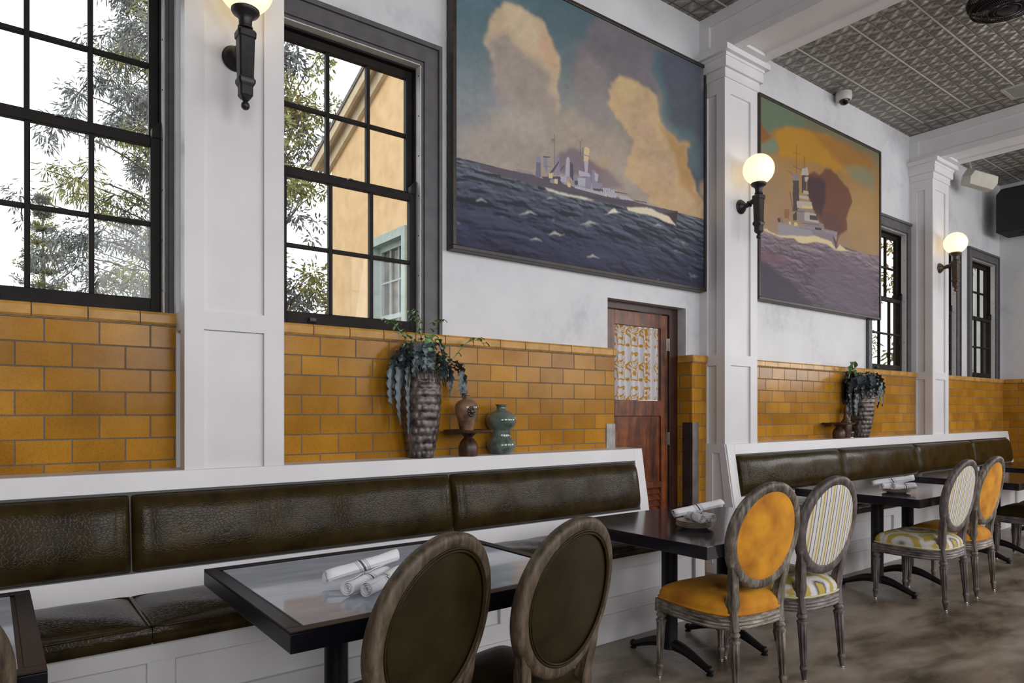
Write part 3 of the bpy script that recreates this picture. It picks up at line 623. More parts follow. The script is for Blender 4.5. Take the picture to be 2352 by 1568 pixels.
# ---------------------------------------------------------------- tables
TZ = .765
def table(x0, x1, y0, y1, cols, yb, label, insert=False, name='dining_table'):
    cx, cy = (x0+x1)/2, (y0+y1)/2
    t = thing(name, label, 'table', (cx, cy, 0)); hx, hy = (x1-x0)/2, (y1-y0)/2
    th = .062
    if insert:
        w = .045
        m = MB().box(-hx, hx, -hy, hy, TZ-th, TZ-.006)
        for a in ((-hx, hx, -hy, -hy+w), (-hx, hx, hy-w, hy), (-hx, -hx+w, -hy+w, hy-w), (hx-w, hx, -hy+w, hy-w)): m.box(*a, TZ-.006, TZ)
        m.build('table_top', 'black_table', t, smooth=0, bev=.0025)
        MB().box(-hx+w+.012, hx-w-.012, -hy+w+.012, hy-w-.012, TZ-.006, TZ-.0025).build('metal_insert', 'zinc_insert', t, smooth=0, label='grey metal insert')
    else:
        MB().box(-hx, hx, -hy, hy, TZ-th, TZ-.0005).build('table_top', 'black_table_top', t, smooth=0, bev=.002)
    for X in cols:
        lx, ly = X-cx, yb-cy
        c = MB().lathe([(.044, .1), (.044, TZ-th-.012)], lx, ly, 20); c.lathe([(.05, .075), (.05, .1)], lx, ly, 20)
        c.box(lx-.06, lx+.06, ly-.25, ly+.25, TZ-th-.012, TZ-th)
        col_ = c.build('pedestal', 'black_metal', t)
        for s in (-1, 1):
            a = MB(); pts = smooth_path([(lx, ly+s*.02, .10), (lx, ly+s*.10, .088), (lx, ly+s*.18, .06), (lx, ly+s*.262, .026)], 5)
            a.tube(pts, [.034-.016*k/(len(pts)-1) for k in range(len(pts))], 10)
            a.sphere((lx, ly+s*.268, .030), .021, 12, 8)
            a.build('base_foot', 'black_metal', col_)
            g = MB().lathe([(.004, .0), (.019, .0), (.02, .006), (.008, .012), (.008, .02)], lx, ly+s*.268, 12); g.build('glide', 'black_metal', col_)
    return t
table(-1.13, .111, 1.975, 2.90, (-.25, -.75), 2.45, 'black framed table with grey metal insert, cut off at the left edge', True)
table(.667, 1.875, 1.892, 2.865, (1.037, 1.54), 2.45, 'black framed dining table with grey metal insert holding rolled napkins without plates', True)
table(2.598, 3.80, 1.944, 2.90, (3.0, 3.50), 2.494, 'glossy black dining table between the door bench and the mustard chair')
table(5.175, 6.41, 2.085, 3.02, (5.44, 5.966), 2.494, 'glossy black table holding plates before the far bench, beside the medallion seat chair')
table(7.02, 8.24, 2.04, 2.97, (7.38, 7.9), 2.49, 'glossy black empty dining table past the second pair of chairs')
table(8.93, 10.15, 2.04, 2.97, (9.3, 9.8), 2.49, 'farthest black dining table before the tiled end wall')
# ---------------------------------------------------------------- louis style oval back chairs
HB, WB, ZC = .262, .254, .788
def ysurf(x, z):          # plane of the reclined, gently curved back
    return -.205-.17*(z-.45)+.28*x*x
def seat_outline(k=1.0, n=56):
    key = [(0, .238), (.15, .236), (.225, .222), (.243, .17), (.252, .05), (.245, -.08), (.205, -.18), (.12, -.228), (0, -.238)]
    pts = smooth_path([(x, y, 0) for x, y in key], 5)
    right = [(p.x, p.y) for p in pts]; left = [(-x, y) for x, y in right[::-1]][1:-1]
    return [(x*k, y*k) for x, y in right+left]
def flute(nf, amp):
    return lambda i, a: 1-amp*(0.5+0.5*math.cos(nf*a))
def chair_leg(x, y, dx=0, dy=0, top=.345, name='leg', mat='wood_grey', parent=None, block=True):
    m = MB()
    prof = [(.011, .0), (.012, .012), (.0145, .03), (.0175, .05), (.0205, .056), (.0205, .066), (.0175, .070), (.018, .078)]
    def tr(mb):
        mb.v = [(vx+x+dx*(1-vz/top), vy+y+dy*(1-vz/top), vz) for vx, vy, vz in mb.v]
    m.lathe(prof, 0, 0, 20)
    s = [(.0165+.0085*(k/8), .078+(top-.055-.078)*k/8) for k in range(9)]
    m.lathe([s[0]]+s+[s[-1]], 0, 0, 40, flute(8, .17))
    m.lathe([(.026, top-.055), (.0275, top-.05), (.0275, top-.044), (.019, top-.040), (.019, top-.030), (.025, top-.026), (.027, top-.018), (.024, top-.012), (.020, top-.006), (.022, top)], 0, 0, 20)
    if block: m.box(-.0245, .0245, -.0245, .0245, top, top+.066)
    tr(m); o = m.build(name, mat, parent, smooth=40)
    g = MB().lathe([(.009, .0), (.012, .002), (.012, .006), (.008, .012)], x+dx, y+dy, 12); g.build('glide', 'glide', o)
    if block:
        for (nx, ny) in ((0, 1), (1 if x > 0 else -1, 0)):
            r = MB()
            for k in range(4):
                a = math.pi/4+k*math.pi/2; r.sphere((0+.008*math.cos(a), 0, .008*math.sin(a)), .0058, 8, 5)
            r.sphere((0, 0, 0), .005, 8, 5); r.tube([(.0175*math.cos(2*math.pi*k/16), 0, .0175*math.sin(2*math.pi*k/16)) for k in range(16)], .0022, 6, loop=True)
            r.v = [((q[0] if ny else 0)+x+nx*(.0245+q[1]), (0 if ny else q[0])+y+ny*(.0245+q[1]), q[2]+top+.033) for q in r.v]
            r.build('rosette', mat, o)
    return o
def make_chair(wmat, seat_mat, back_mat, back_out, label, loc, rz=0, welt=False):
    t = thing('oval_back_chair', label, 'chair', (loc[0], loc[1], 0), rz)
    for s in (-1, 1):
        chair_leg(s*.222, .212, s*.012, .005, mat=wmat, parent=t)
        chair_leg(s*.165, -.212, s*.008, -.02, mat=wmat, parent=t, block=False)
    # moulded seat rail
    m = MB(); prof = [(-.006, .345), (.004, .349), (.008, .357), (.004, .365), (.010, .373), (.004, .381), (.010, .391), (.003, .400), (.006, .408), (-.002, .413), (-.03, .413), (-.03, .345)]
    out = seat_outline(1.0); n = len(out); rs = []
    for i, (x, y) in enumerate(out):
        a = Vector(out[(i+1) % n])-Vector(out[i-1]); nn = Vector((a.y, -a.x)).normalized()*-1
        if nn.dot(Vector((x, y))) < 0: nn = -nn
        rs.append([(x+nn.x*o, y+nn.y*o, z) for o, z in prof])
    m.rings(rs, loop=True); m.build('seat_rail', wmat+'_rail', t, smooth=50)
    # upholstered seat
    m = MB(); rs = []
    for z, k in ((.405, .93), (.409, .99), (.416, 1.012), (.424, 1.012), (.429, .998), (.438, 1.006), (.452, .995), (.468, .962), (.483, .885), (.498, .75), (.509, .55), (.516, .3), (.518, .08)):
        rs.append([(x*k, y*k, z) for x, y in seat_outline(1)])
    m.rings(rs); m.build('seat', seat_mat, t, smooth=180)
    m = MB(); m.tube([(x*1.016, y*1.016, .421) for x, y in seat_outline(1)], .0052, 8, loop=True)
    m.build('seat_piping', seat_mat if seat_mat != 'ikat_fabric' else 'piping_cream', t, smooth=180)
    # oval ring
    nr = 72; rs = []
    pr = [(-.048, -.014), (-.042, -.021), (-.02, -.024), (-.006, -.019), (0, -.010), (0, .010), (-.006, .019), (-.018, .022), (-.028, .017), (-.040, .021), (-.048, .013)]
    for k in range(nr):
        a = 2*math.pi*k/nr; ca, sa = math.cos(a), math.sin(a)
        x0, z0 = WB*ca, ZC+HB*sa; nv = Vector((HB*ca, 0, WB*sa)).normalized()
        ring = []
        for o, yy in pr:
            x, z = x0+nv.x*o, z0+nv.z*o; ring.append((x, ysurf(x, z)+yy, z))
        rs.append(ring)
    fr = MB().rings(rs, loop=True).build('back_frame', wmat, t, smooth=45)
    # stiles from the oval down to the rear legs
    for s in (-1, 1):
        pth = [(s*.206, .72), (s*.199, .665), (s*.187, .605), (s*.177, .555), (s*.168, .505), (s*.165, .465), (s*.166, .42), (s*.165, .345)]
        P = smooth_path([(x, 0, z) for x, z in pth], 5); rs = []
        for q in P:
            f_ = max(0, min(1, (q.z-.345)/.2)); y = lerp(-.212, ysurf(q.x, q.z), min(1, f_*1.4)); bul = .006*math.exp(-((q.z-.47)/.03)**2)
            tp = 1-.3*max(0, min(1, (q.z-.58)/.1)); hw = (.0225+bul)*tp; hd = (.021+bul*.8)*(.55+.45*tp-(.12 if tp < .9 else 0))
            rs.append([(q.x-hw, y-hd*.8, q.z), (q.x-hw*.7, y-hd, q.z), (q.x+hw*.7, y-hd, q.z), (q.x+hw, y-hd*.8, q.z), (q.x+hw, y+hd*.8, q.z), (q.x+hw*.7, y+hd, q.z), (q.x-hw*.7, y+hd, q.z), (q.x-hw, y+hd*.8, q.z)])
        MB().rings(rs).build('stile', wmat, t, smooth=50)
    # padded oval, front and rear faces
    def pad(side, mat, name, bulge, inset=.043):
        m = MB(); rs = []
        for rho, bl in ((1.0, 0), (.985, .35), (.95, .55), (.85, .8), (.65, .95), (.4, 1.0), (.12, 1.0)):
            rs.append([((WB-inset)*rho*math.cos(a), ysurf((WB-inset)*rho*math.cos(a), ZC+(HB-inset)*rho*math.sin(a))+side*(.012+bulge*bl), ZC+(HB-inset)*rho*math.sin(a)) for a in (2*math.pi*k/64 for k in range(64))])
        m.rings(rs); m.v = m.v; return m.build(name, mat, t, smooth=180, recalc=False if side < 0 else True)
    pad(1, back_mat, 'backrest', .018); pad(-1, back_out, 'backrest_rear', .006)
    if welt:
        for o in (.044, .052):
            m = MB(); m.tube([((WB-o)*math.cos(a), ysurf((WB-o)*math.cos(a), ZC+(HB-o)*math.sin(a))-.021, ZC+(HB-o)*math.sin(a)) for a in (2*math.pi*k/72 for k in range(72))], .0042, 8, loop=True)
            m.build('welt', back_out, t, smooth=180)
    return t
mat_noise('piping_cream', (.5, .47, .3), (.56, .53, .38), 20, .8)
def place(src, label, loc, rz=0):
    c = copy_tree(src); c.location = (loc[0], loc[1], 0); c.rotation_euler = (0, 0, rz); c['label'] = label; return c
cA = make_chair('wood_brown', 'chair_leather', 'chair_leather', 'chair_leather', 'brown wood chair with dark leather oval back, directly in front of the napkins', (.900, 1.885), math.radians(19), True)
place(cA, 'brown wood chair with dark leather oval back, right of the chair beside the napkins', (1.412, 1.885), math.radians(13))
place(cA, 'dark wood oval back chair sliver cut off by the left edge of the photo', (-.205, 2.14), math.radians(0))
cY = make_chair('wood_grey', 'velvet_mustard', 'velvet_mustard', 'velvet_mustard', 'mustard velvet oval back chair in front, whole orange seat in view', (2.985, 2.135), math.radians(-5.5))
place(cY, 'mustard velvet oval back chair farther back, right of the second striped chair', (6.01, 2.19))
cS = make_chair('wood_purple', 'ikat_fabric', 'striped_fabric', 'striped_fabric', 'striped back chair with yellow and white patterned seat, right of the front mustard chair', (3.515, 2.11), math.radians(-3.5))
place(cS, 'striped back chair with whole yellow and white medallion seat in view, at the far table', (5.45, 2.185), math.radians(-1))
cB = make_chair('wood_purple', 'chair_leather', 'chair_leather', 'chair_leather', 'grey wood chair with black leather seat behind the far mustard chair, back outside the photo', (7.78, 2.15), 0, True)
place(cB, 'grey wood chair with black leather seat, rearmost at the right edge of the photo', (8.44, 2.17))
# ---------------------------------------------------------------- napkin rolls and plates
def napkin(label, c, yaw, pitch=0, L=.27, r=.024, group=None, seed=0, roll=0):
    q = random.Random(seed); m = MB(); turns = 3.2; n = 90; rs = []
    for k in range(13):
        z = -L/2+L*k/12; row = []
        for j in range(n+1):
            t = j/n; a = turns*2*math.pi*t; rr = r*(.25+.75*t)*(1+.05*math.sin(3*a+k*.5+seed)*t)+.0012*math.sin(k*1.3+a)*t
            zz = z*(1-.05*(1-t))+.004*math.sin(a*1.3+seed)*abs(z/L*2)**3
            row.append((rr*math.cos(a), rr*math.sin(a), zz))
        rs.append(row)
    m.rings(rs, close=False, caps=False)
    # loose flap of the outer corner
    ea = (turns*2*math.pi) % (2*math.pi)
    o = m.build('rolled_napkin', 'napkin_linen', smooth=180, solid=.0022, label=label, cat='napkin', group=group, recalc=False)
    o.rotation_mode = 'QUATERNION'
    d_ = Vector((math.cos(yaw)*math.cos(pitch), math.sin(yaw)*math.cos(pitch), math.sin(pitch)))
    o.rotation_quaternion = d_.to_track_quat('Z', 'Y') @ __import__('mathutils').Quaternion((0, 0, 1), roll)
    o.location = c; return o
def plates(cx, cy, n, where):
    for k in range(n):
        z = TZ+.0005+k*.0085; r = .098
        prof = [(.001, z+.003), (.055, z+.003), (.058, z), (.064, z), (.068, z+.0035), (r-.004, z+.0115), (r, z+.0135), (r-.001, z+.0155), (r-.006, z+.015), (.07, z+.0075), (.06, z+.006), (.001, z+.006)]
        names = ['lowest', 'second from the bottom', 'third from the bottom', 'topmost'] if n == 4 else ['lowest', 'middle', 'topmost']
        p = MB().lathe(prof, 0, 0, 48).build('side_plate', 'plate_glaze', smooth=60, loc=(cx, cy, 0), label='%s cream plate of the stack %s' % (names[k], where), cat='plate', group='stacked plates '+where)
        e = MB().tube([((r-.0012)*math.cos(2*math.pi*j/64), (r-.0012)*math.sin(2*math.pi*j/64), z+.0146) for j in range(64)], .0016, 6, loop=True); e.build('rim', 'plate_rim', p, smooth=180, label='dark brown rim')
    return z+.0155
E1 = 'rolled napkins on the left metal topped table'
napkin('lower left rolled napkin of the pair, on the metal topped table', (1.055, 2.225, TZ+.026), math.radians(35), 0, group=E1, seed=1)
napkin('lower right rolled napkin of the pair, beside the leather chair back', (1.095, 2.175, TZ+.026), math.radians(38), 0, group=E1, seed=2, roll=1)
napkin('striped rolled napkin lying across the pair on the metal topped table', (1.088, 2.335, TZ+.049), math.radians(5), math.radians(7), L=.30, group=E1, seed=3, roll=2)
zt = plates(2.985, 2.31, 4, 'beside the front mustard chair')
E2 = 'rolled napkins on the plates by the door'
napkin('left short rolled napkin on the plates by the door', (2.975, 2.305, zt+.019), math.radians(62), 0, L=.19, group=E2, seed=4)
napkin('right short rolled napkin on the plates by the door', (3.022, 2.285, zt+.019), math.radians(66), 0, L=.19, group=E2, seed=5, roll=1)
napkin('long striped rolled napkin on top of the plates by the door', (3.055, 2.345, zt+.05), math.radians(-22), math.radians(9), L=.30, group=E2, seed=6, roll=2)
zt = plates(5.50, 2.38, 3, 'on the far table')
E3 = 'rolled napkins on the far table plates'
napkin('left short rolled napkin on the far table plates', (5.49, 2.40, zt+.017), math.radians(-28), 0, L=.2, group=E3, seed=7)
napkin('right short rolled napkin on the far table plates', (5.53, 2.34, zt+.017), math.radians(-24), 0, L=.2, group=E3, seed=8, roll=1)
napkin('long striped rolled napkin on top at the far table', (5.53, 2.42, zt+.05), math.radians(-48), math.radians(10), L=.30, group=E3, seed=9, roll=2)
# ---------------------------------------------------------------- ledge decor
def frond(mb, pts, w, lobes=9, seed=0):
    q = random.Random(seed); P = smooth_path(pts, 16 if len(pts) > 3 else 6); n = len(P); rows = []
    for i, p in enumerate(P):
        t = i/(n-1); tg = (P[min(i+1, n-1)]-P[max(i-1, 0)]).normalized(); side = tg.cross(Vector((0, 0, 1)))
        if side.length < .2: side = tg.cross(Vector((0, 1, 0)))
        side.normalize(); up = side.cross(tg)
        env = math.sin(math.pi*min(1, t*1.05+.06))**.6*(1-.25*t)
        saw = .42+.62*abs(math.sin(math.pi*lobes*t))**.7
        rp = math.sin(2*math.pi*lobes*t)*.28
        a = w*env*saw; rows.append([p-side*a+up*a*(.35+rp), p-side*a*.45+up*a*.08, p, p+side*a*.45+up*a*.08, p+side*a+up*a*(.35-rp)])
    mb.rings(rows, close=False, caps=False)
def planter(loc, label, seed, front=-1, fronds=(), stems=(), vr=.112, bushy=40, spread=(.14, .085, .10)):
    t = thing('potted_fern', label, 'plant', loc); q = random.Random(seed)
    H = .50; m = MB(); rows = 11; colz = 15; nz = rows*6; n = colz*6; rs = []
    for i in range(nz+1):
        z = H*i/nz; u = z/H; base = .066+(vr-.066)*math.sin(min(1, u*1.25)*math.pi/2)-.012*max(0, u-.8)/.2
        row = []
        rI = int(min(rows-1, u*rows)); ph = .5*(rI % 2)+.13*math.sin(rI*2.1)
        for j in range(n):
            a = 2*math.pi*j/n; c = (a/(2*math.pi)*colz+ph) % 1; v_ = (u*rows) % 1
            pil = (max(0, math.sin(math.pi*c))**.3)*(max(0, math.sin(math.pi*min(.999, max(.001, v_))))**.3)
            k = base-.002+.0105*pil+.005*(1-v_)
            row.append((k*math.cos(a), k*math.sin(a), z))
        rs.append(row)
    rs.append([(p[0]*.9, p[1]*.9, H) for p in rs[-1]]); rs.append([(p[0]*.85, p[1]*.85, H-.05) for p in rs[-2]]); 
    m.rings(rs); m.build('vase', 'shell_vase', t, smooth=180)
    mo = MB(); 
    for k in range(150):
        a = q.uniform(0, 6.28); r0 = q.uniform(0, vr*.95); h = q.uniform(.0, .05); l = q.uniform(.03, .10) if r0 > vr*.7 else .04
        p0 = Vector((r0*math.cos(a), r0*math.sin(a), H-.02+h)); p1 = p0+Vector((math.cos(a)*.04, math.sin(a)*.04, q.uniform(-.01, .04))); p2 = p1+Vector((math.cos(a)*.015, math.sin(a)*.015, -l))
        mo.tube(smooth_path([p0, p1, p2], 3), .0022, 4)
    mo.build('moss', 'moss', t)
    for k, (a, reach, rise, drop, w, kind) in enumerate(fronds):
        a = math.radians(a); ca, sa = math.cos(a), math.sin(a)
        m = MB(); j = lambda s: q.uniform(-s, s)
        frond(m, [(ca*.05, sa*.03, H-.02), (ca*(.06+reach*.35), sa*(.06+reach*.35)*.8, H+rise), (ca*(.07+reach*.8)+j(.02), sa*(.07+reach*.8)*.7, H+rise*.6), (ca*(.06+reach)+j(.02), sa*(.05+reach)*.6, H-drop*.55), (ca*(.05+reach*.97), sa*(.05+reach)*.5, H-drop)], w, 11+int(abs(drop)*22), k)
        m.build('frond', 'frond_green' if kind else 'frond_blue', t, smooth=180, recalc=False)
    for o in t.children:
        if o.name.startswith('frond'):
            for vv in o.data.vertices: vv.co.y = min(vv.co.y, .100+.008*math.sin(vv.co.x*40))
    m = MB()
    for k in range(bushy):
        d_ = Vector((q.gauss(0, 1), q.gauss(0, 1), q.gauss(.1, .8))).normalized(); s_ = q.random()**.4
        p = Vector((d_.x*spread[0]*s_, max(-.2, min(.09, d_.y*spread[1]*s_-.02)), H+.07+d_.z*spread[2]*s_))
        e = p+Vector((d_.x*.055+q.uniform(-.02, .02), min(.02, d_.y*.05), q.uniform(-.055, .02)))
        frond(m, [p, p.lerp(e, .5)+Vector((0, 0, .012)), e], .022, 2, k)
    m.build('foliage', 'frond_blue', t, smooth=180, recalc=False)
    for k, (pts, nl) in enumerate(stems):
        P = smooth_path(pts, 8); m = MB(); m.tube(P, [.0035-.002*i/len(P) for i in range(len(P))], 6)
        for i in range(nl):
            p = P[int((.25+.75*i/nl)*(len(P)-1))]; s = 1 if i % 2 else -1; a = q.uniform(-.6, .6)
            dr = Vector((s*math.cos(a), math.sin(a)*.7-.2, q.uniform(-.25, .5))).normalized(); L = q.uniform(.03, .052)
            m2 = [p, p+dr*L*.5+Vector((0, 0, .01)), p+dr*L+Vector((0, 0, -.012))]
            frond(m, m2, .015, 2, i)
        m.build('stem', 'frond_green', t, smooth=180, recalc=False)
    return t
FR = [(200, .10, .06, .36, .030, 0), (185, .13, .10, .26, .032, 0), (215, .09, .05, .42, .030, 0), (170, .12, .14, .20, .03, 0), (235, .08, .10, .14, .032, 0), (255, .07, .12, .10, .034, 0), (285, .08, .10, .06, .032, 0),
      (300, .10, .09, .05, .034, 0), (320, .16, .07, .12, .03, 0), (345, .22, .08, .14, .03, 0), (355, .26, .05, .30, .030, 0), (5, .24, .04, .27, .030, 0), (20, .15, .12, .05, .03, 0), (150, .10, .16, .12, .03, 0),
      (100, .06, .16, .03, .03, 0), (70, .08, .16, .03, .03, 0), (270, .06, .17, .02, .032, 0), (240, .10, .17, .03, .03, 0), (310, .12, .17, .03, .03, 0), (190, .08, .17, .08, .032, 0), (330, .10, .2, .0, .03, 1), (285, .05, .22, -.04, .03, 1), (222, .06, .02, .44, .026, 0)]
ST = [([(.02, .0, .48), (.01, .0, .66), (-.02, .01, .80), (-.06, .02, .87)], 18), ([(0, 0, .48), (-.06, 0, .62), (-.12, 0, .72), (-.19, 0, .79), (-.235, -.01, .775)], 16), ([(.03, 0, .48), (.07, 0, .68), (.10, 0, .80), (.15, 0, .82)], 12),
      ([(.05, 0, .5), (.2, 0, .58), (.31, -.02, .70), (.40, -.03, .72), (.44, -.03, .69)], 8), ([(0, -.02, .48), (-.05, -.02, .60), (-.08, -.02, .72)], 9), ([(.02, -.02, .5), (.05, -.03, .62), (.06, -.04, .7)], 9)]
planter((2.045, 3.575, LZ), 'tall textured shell vase with trailing blue-green fern on the near ledge', 3, fronds=FR, stems=ST)
FR2 = [(k*21 % 360, .10+.16*R.random(), .10+.10*R.random(), .03+.16*R.random(), .036, 0) for k in range(30)]+[(180+R.uniform(-30, 30), .16, .12, .32, .036, 0) for k in range(6)]+[(350, .34, .12, .10, .03, 1), (0, .3, .12, .22, .034, 0), (335, .28, .14, .2, .034, 0), (160, .12, .3, .0, .03, 1)]
ST2 = [([(0, 0, .48), (-.12, 0, .66), (-.26, 0, .74)], 12), ([(0, 0, .48), (.1, 0, .62), (.25, 0, .68), (.4, 0, .6)], 12), ([(0, 0, .48), (.1, -.05, .62), (.3, 0, .66)], 9)]
planter((7.44, 3.575, LZ), 'textured shell vase with dark bushy fern on the far ledge', 5, fronds=FR2, stems=ST2, vr=.12, bushy=230, spread=(.30, .10, .13))
# wooden pedestal stand
def stand(loc, label, s=1.0):
    pr = [(.001, 0), (.056, 0), (.058, .01), (.060, .03), (.061, .055), (.052, .085), (.036, .105), (.026, .113), (.028, .12), (.044, .134), (.05, .140), (.13, .143), (.150, .150), (.154, .162), (.148, .164), (.138, .158), (.001, .157)]
    t = thing('pedestal_stand', label, 'stand', loc)
    MB().lathe([p for p in pr[:11]], 0, 0, 40).build('pedestal', 'stand_wood', t, smooth=50)
    MB().lathe([(.001, .1395)]+pr[11:], 0, 0, 48).build('plate', 'stand_wood', t, smooth=50)
    return t
stand((2.355, 3.535, LZ), 'dark turned wood pedestal stand under the brown jug')
j = MB().lathe([(.001, 0), (.040, 0), (.043, .004), (.052, .04), (.064, .085), (.074, .125), (.076, .145), (.070, .165), (.052, .182), (.030, .194), (.018, .202), (.016, .212), (.021, .216), (.022, .228), (.018, .232), (.013, .23), (.012, .2)], 0, 0, 48)
jo = j.build('jug', 'jug_glaze', smooth=60, loc=(2.35, 3.545, LZ+.158), label='brown glazed stoneware jug standing on the wooden stand', cat='jug')
MB().tube([(.001+.0765*math.cos(a), .0765*math.sin(a), .072) for a in (2*math.pi*k/48 for k in range(48))], .0012, 5, loop=True)
e = MB()
for k in range(3):
    z = .030+k*.008; rr = .0505+k*.0022; e.tube([(rr*math.cos(2*math.pi*q/48), rr*math.sin(2*math.pi*q/48), z) for q in range(48)], .0012, 5, loop=True)
e.build('ring_band', 'plate_rim', jo, smooth=180)
e = MB()      # embossed floral seal on the shoulder
for k in range(10):
    a = 2*math.pi*k/10; th = -1.75+.25*math.cos(a); z = .118+.026*math.sin(a); e.sphere((.0745*math.cos(th), .0745*math.sin(th), z), .0085, 8, 6)
e.sphere((.075*math.cos(-1.75), .075*math.sin(-1.75), .118), .015, 10, 7); e.build('relief_seal', 'jug_dark', jo)
MB().lathe([(.001, 0), (.058, 0), (.062, .006), (.080, .022), (.093, .045), (.095, .06), (.086, .085), (.069, .103), (.064, .112), (.063, .150), (.068, .160), (.088, .178), (.099, .205), (.100, .225), (.090, .252), (.066, .272), (.040, .283), (.032, .288), (.030, .305), (.034, .315), (.040, .318), (.040, .322), (.030, .322), (.024, .31)], 0, 0, 56).build('gourd_vase', 'green_glaze', smooth=70, loc=(2.645, 3.585, LZ), label='green glazed double gourd vase on the near ledge', cat='vase')
stand((6.93, 3.56, LZ), 'dark turned wood pedestal stand on the far ledge left of the bushy fern')
bt = MB().lathe([(.001, 0), (.038, 0), (.04, .01), (.052, .07), (.055, .12), (.05, .17), (.03, .2), (.024, .23), (.022, .26), (.026, .27), (.024, .3), (.016, .33), (.018, .335)], 0, 0, 32).build('bottle_vase', 'stand_wood', smooth=60, loc=(7.16, 3.60, LZ), label='slim brown bottle vase between the wooden stand and the far fern', cat='vase')
MB().box(7.22, 7.275, 3.60, 3.606, LZ+.27, LZ+.37).box(7.243, 7.252, 3.601, 3.605, LZ, LZ+.27).box(7.22, 7.275, 3.58, 3.63, LZ, LZ+.006).build('table_sign', 'label_white', smooth=0, label='small white upright card holder beside the far fern', cat='sign')
MB().sphere((0, 0, .048), .048, 16, 10, .9).build('jar', 'jug_dark', loc=(7.3, 3.63, LZ), label='small dark round jar behind the far fern vase', cat='jar')
# ---------------------------------------------------------------- sconces
def sconce(X, zc, label, mat='iron'):
    t = thing('wall_sconce', label, 'lamp', (X, 3.518, zc))       # origin on the pilaster panel, at the arm
    MB().rings([[(r*math.cos(a), y, r*math.sin(a)) for a in (2*math.pi*k/36 for k in range(36))] for r, y in ((.062, .0), (.062, -.010), (.054, -.016), (.052, -.024), (.040, -.036), (.026, -.046), (.022, -.052))]).build('wall_plate', mat, t, smooth=40)
    a = MB().tube([(0, -.045, 0), (0, -.07, 0), (0, -.10, .012), (0, -.15, .03)], [.024, .021, .02, .022], 16); a.tube([(0, -.085, .004), (0, -.093, .008)], .028, 16)
    a.build('arm', mat, t, smooth=50)
    S = -.178
    def sq(mb, prof, n=8):
        rs = []
        for hw, z in prof:
            c = hw*.78; pts = [(-hw, -c), (-c, -hw), (c, -hw), (hw, -c), (hw, c), (c, hw), (-c, hw), (-hw, c)]
            rs.append([(x, S+y, z) for x, y in pts])
        mb.rings(rs)
    b = MB(); sq(b, [(.020, -.26), (.029, -.246), (.029, -.205), (.034, -.196), (.039, -.185), (.039, -.172), (.034, -.166), (.032, -.155), (.036, .02), (.041, .025), (.042, .05), (.038, .057), (.028, .06)])
    b.build('stem_body', mat, t, smooth=25)
    b = MB(); b.lathe([(.006, -.28), (.018, -.262), (.02, -.257)], 0, S, 16); b.sphere((0, S, -.292), .020, 16, 10); b.build('finial', mat, t, smooth=60)
    b = MB().lathe([(.026, .068), (.034, .07), (.034, .078), (.029, .082), (.030, .112), (.040, .128), (.058, .14), (.064, .15), (.064, .158), (.055, .164), (.03, .164)], 0, S, 32); b.build('globe_holder', mat, t, smooth=40)
    MB().sphere((0, S, .276), .128, 48, 28).build('globe', 'lit_globe', t, smooth=180, label='glowing milk glass globe')
    return t
sconce(.962, 3.118, 'black wall sconce with globe cut by the photo top, on the nearest pilaster')
sconce(5.165, 3.150, 'black wall sconce with whole glowing globe on the middle white pilaster')
sconce(9.29, 3.145, 'small wall sconce with glowing globe on the farthest white pilaster', 'iron_warm')
# ---------------------------------------------------------------- paintings
def vnoise(x, y, seed):
    rs = np.random.RandomState(seed); G = rs.rand(128, 128)
    xi = np.floor(x).astype(int); yi = np.floor(y).astype(int); fx = x-xi; fy = y-yi
    fx = fx*fx*(3-2*fx); fy = fy*fy*(3-2*fy); g = lambda a, b: G[a % 128, b % 128]
    return (g(xi, yi)*(1-fx)+g(xi+1, yi)*fx)*(1-fy)+(g(xi, yi+1)*(1-fx)+g(xi+1, yi+1)*fx)*fy
def fbm(x, y, seed, o=5, p=.5):
    s = 0; a = 1; t = 0
    for k in range(o): s = s+a*vnoise(x*2**k+k*17.3, y*2**k+k*9.1, seed+k); t += a; a *= p
    return s/t
def inpoly(u, v, poly):
    r = np.zeros(u.shape, bool); n = len(poly)
    for i in range(n):
        x0, y0 = poly[i]; x1, y1 = poly[(i+1) % n]
        if y0 == y1: continue
        c = ((y0 > v) != (y1 > v)) & (u < (x1-x0)*(v-y0)/(y1-y0)+x0); r ^= c
    return r
def blur(a, k):
    for _ in range(2):
        for ax in (0, 1):
            c = np.cumsum(np.pad(a, [(k+1, k) if i == ax else (0, 0) for i in (0, 1)], 'edge'), axis=ax)
            n = a.shape[ax]; sl = [slice(None)]*2; s2 = [slice(None)]*2; sl[ax] = slice(2*k+1, 2*k+1+n); s2[ax] = slice(0, n)
            a = (c[tuple(sl)]-c[tuple(s2)])/(2*k+1)
    return a
LIN = lambda c: np.array(srgb(*c))
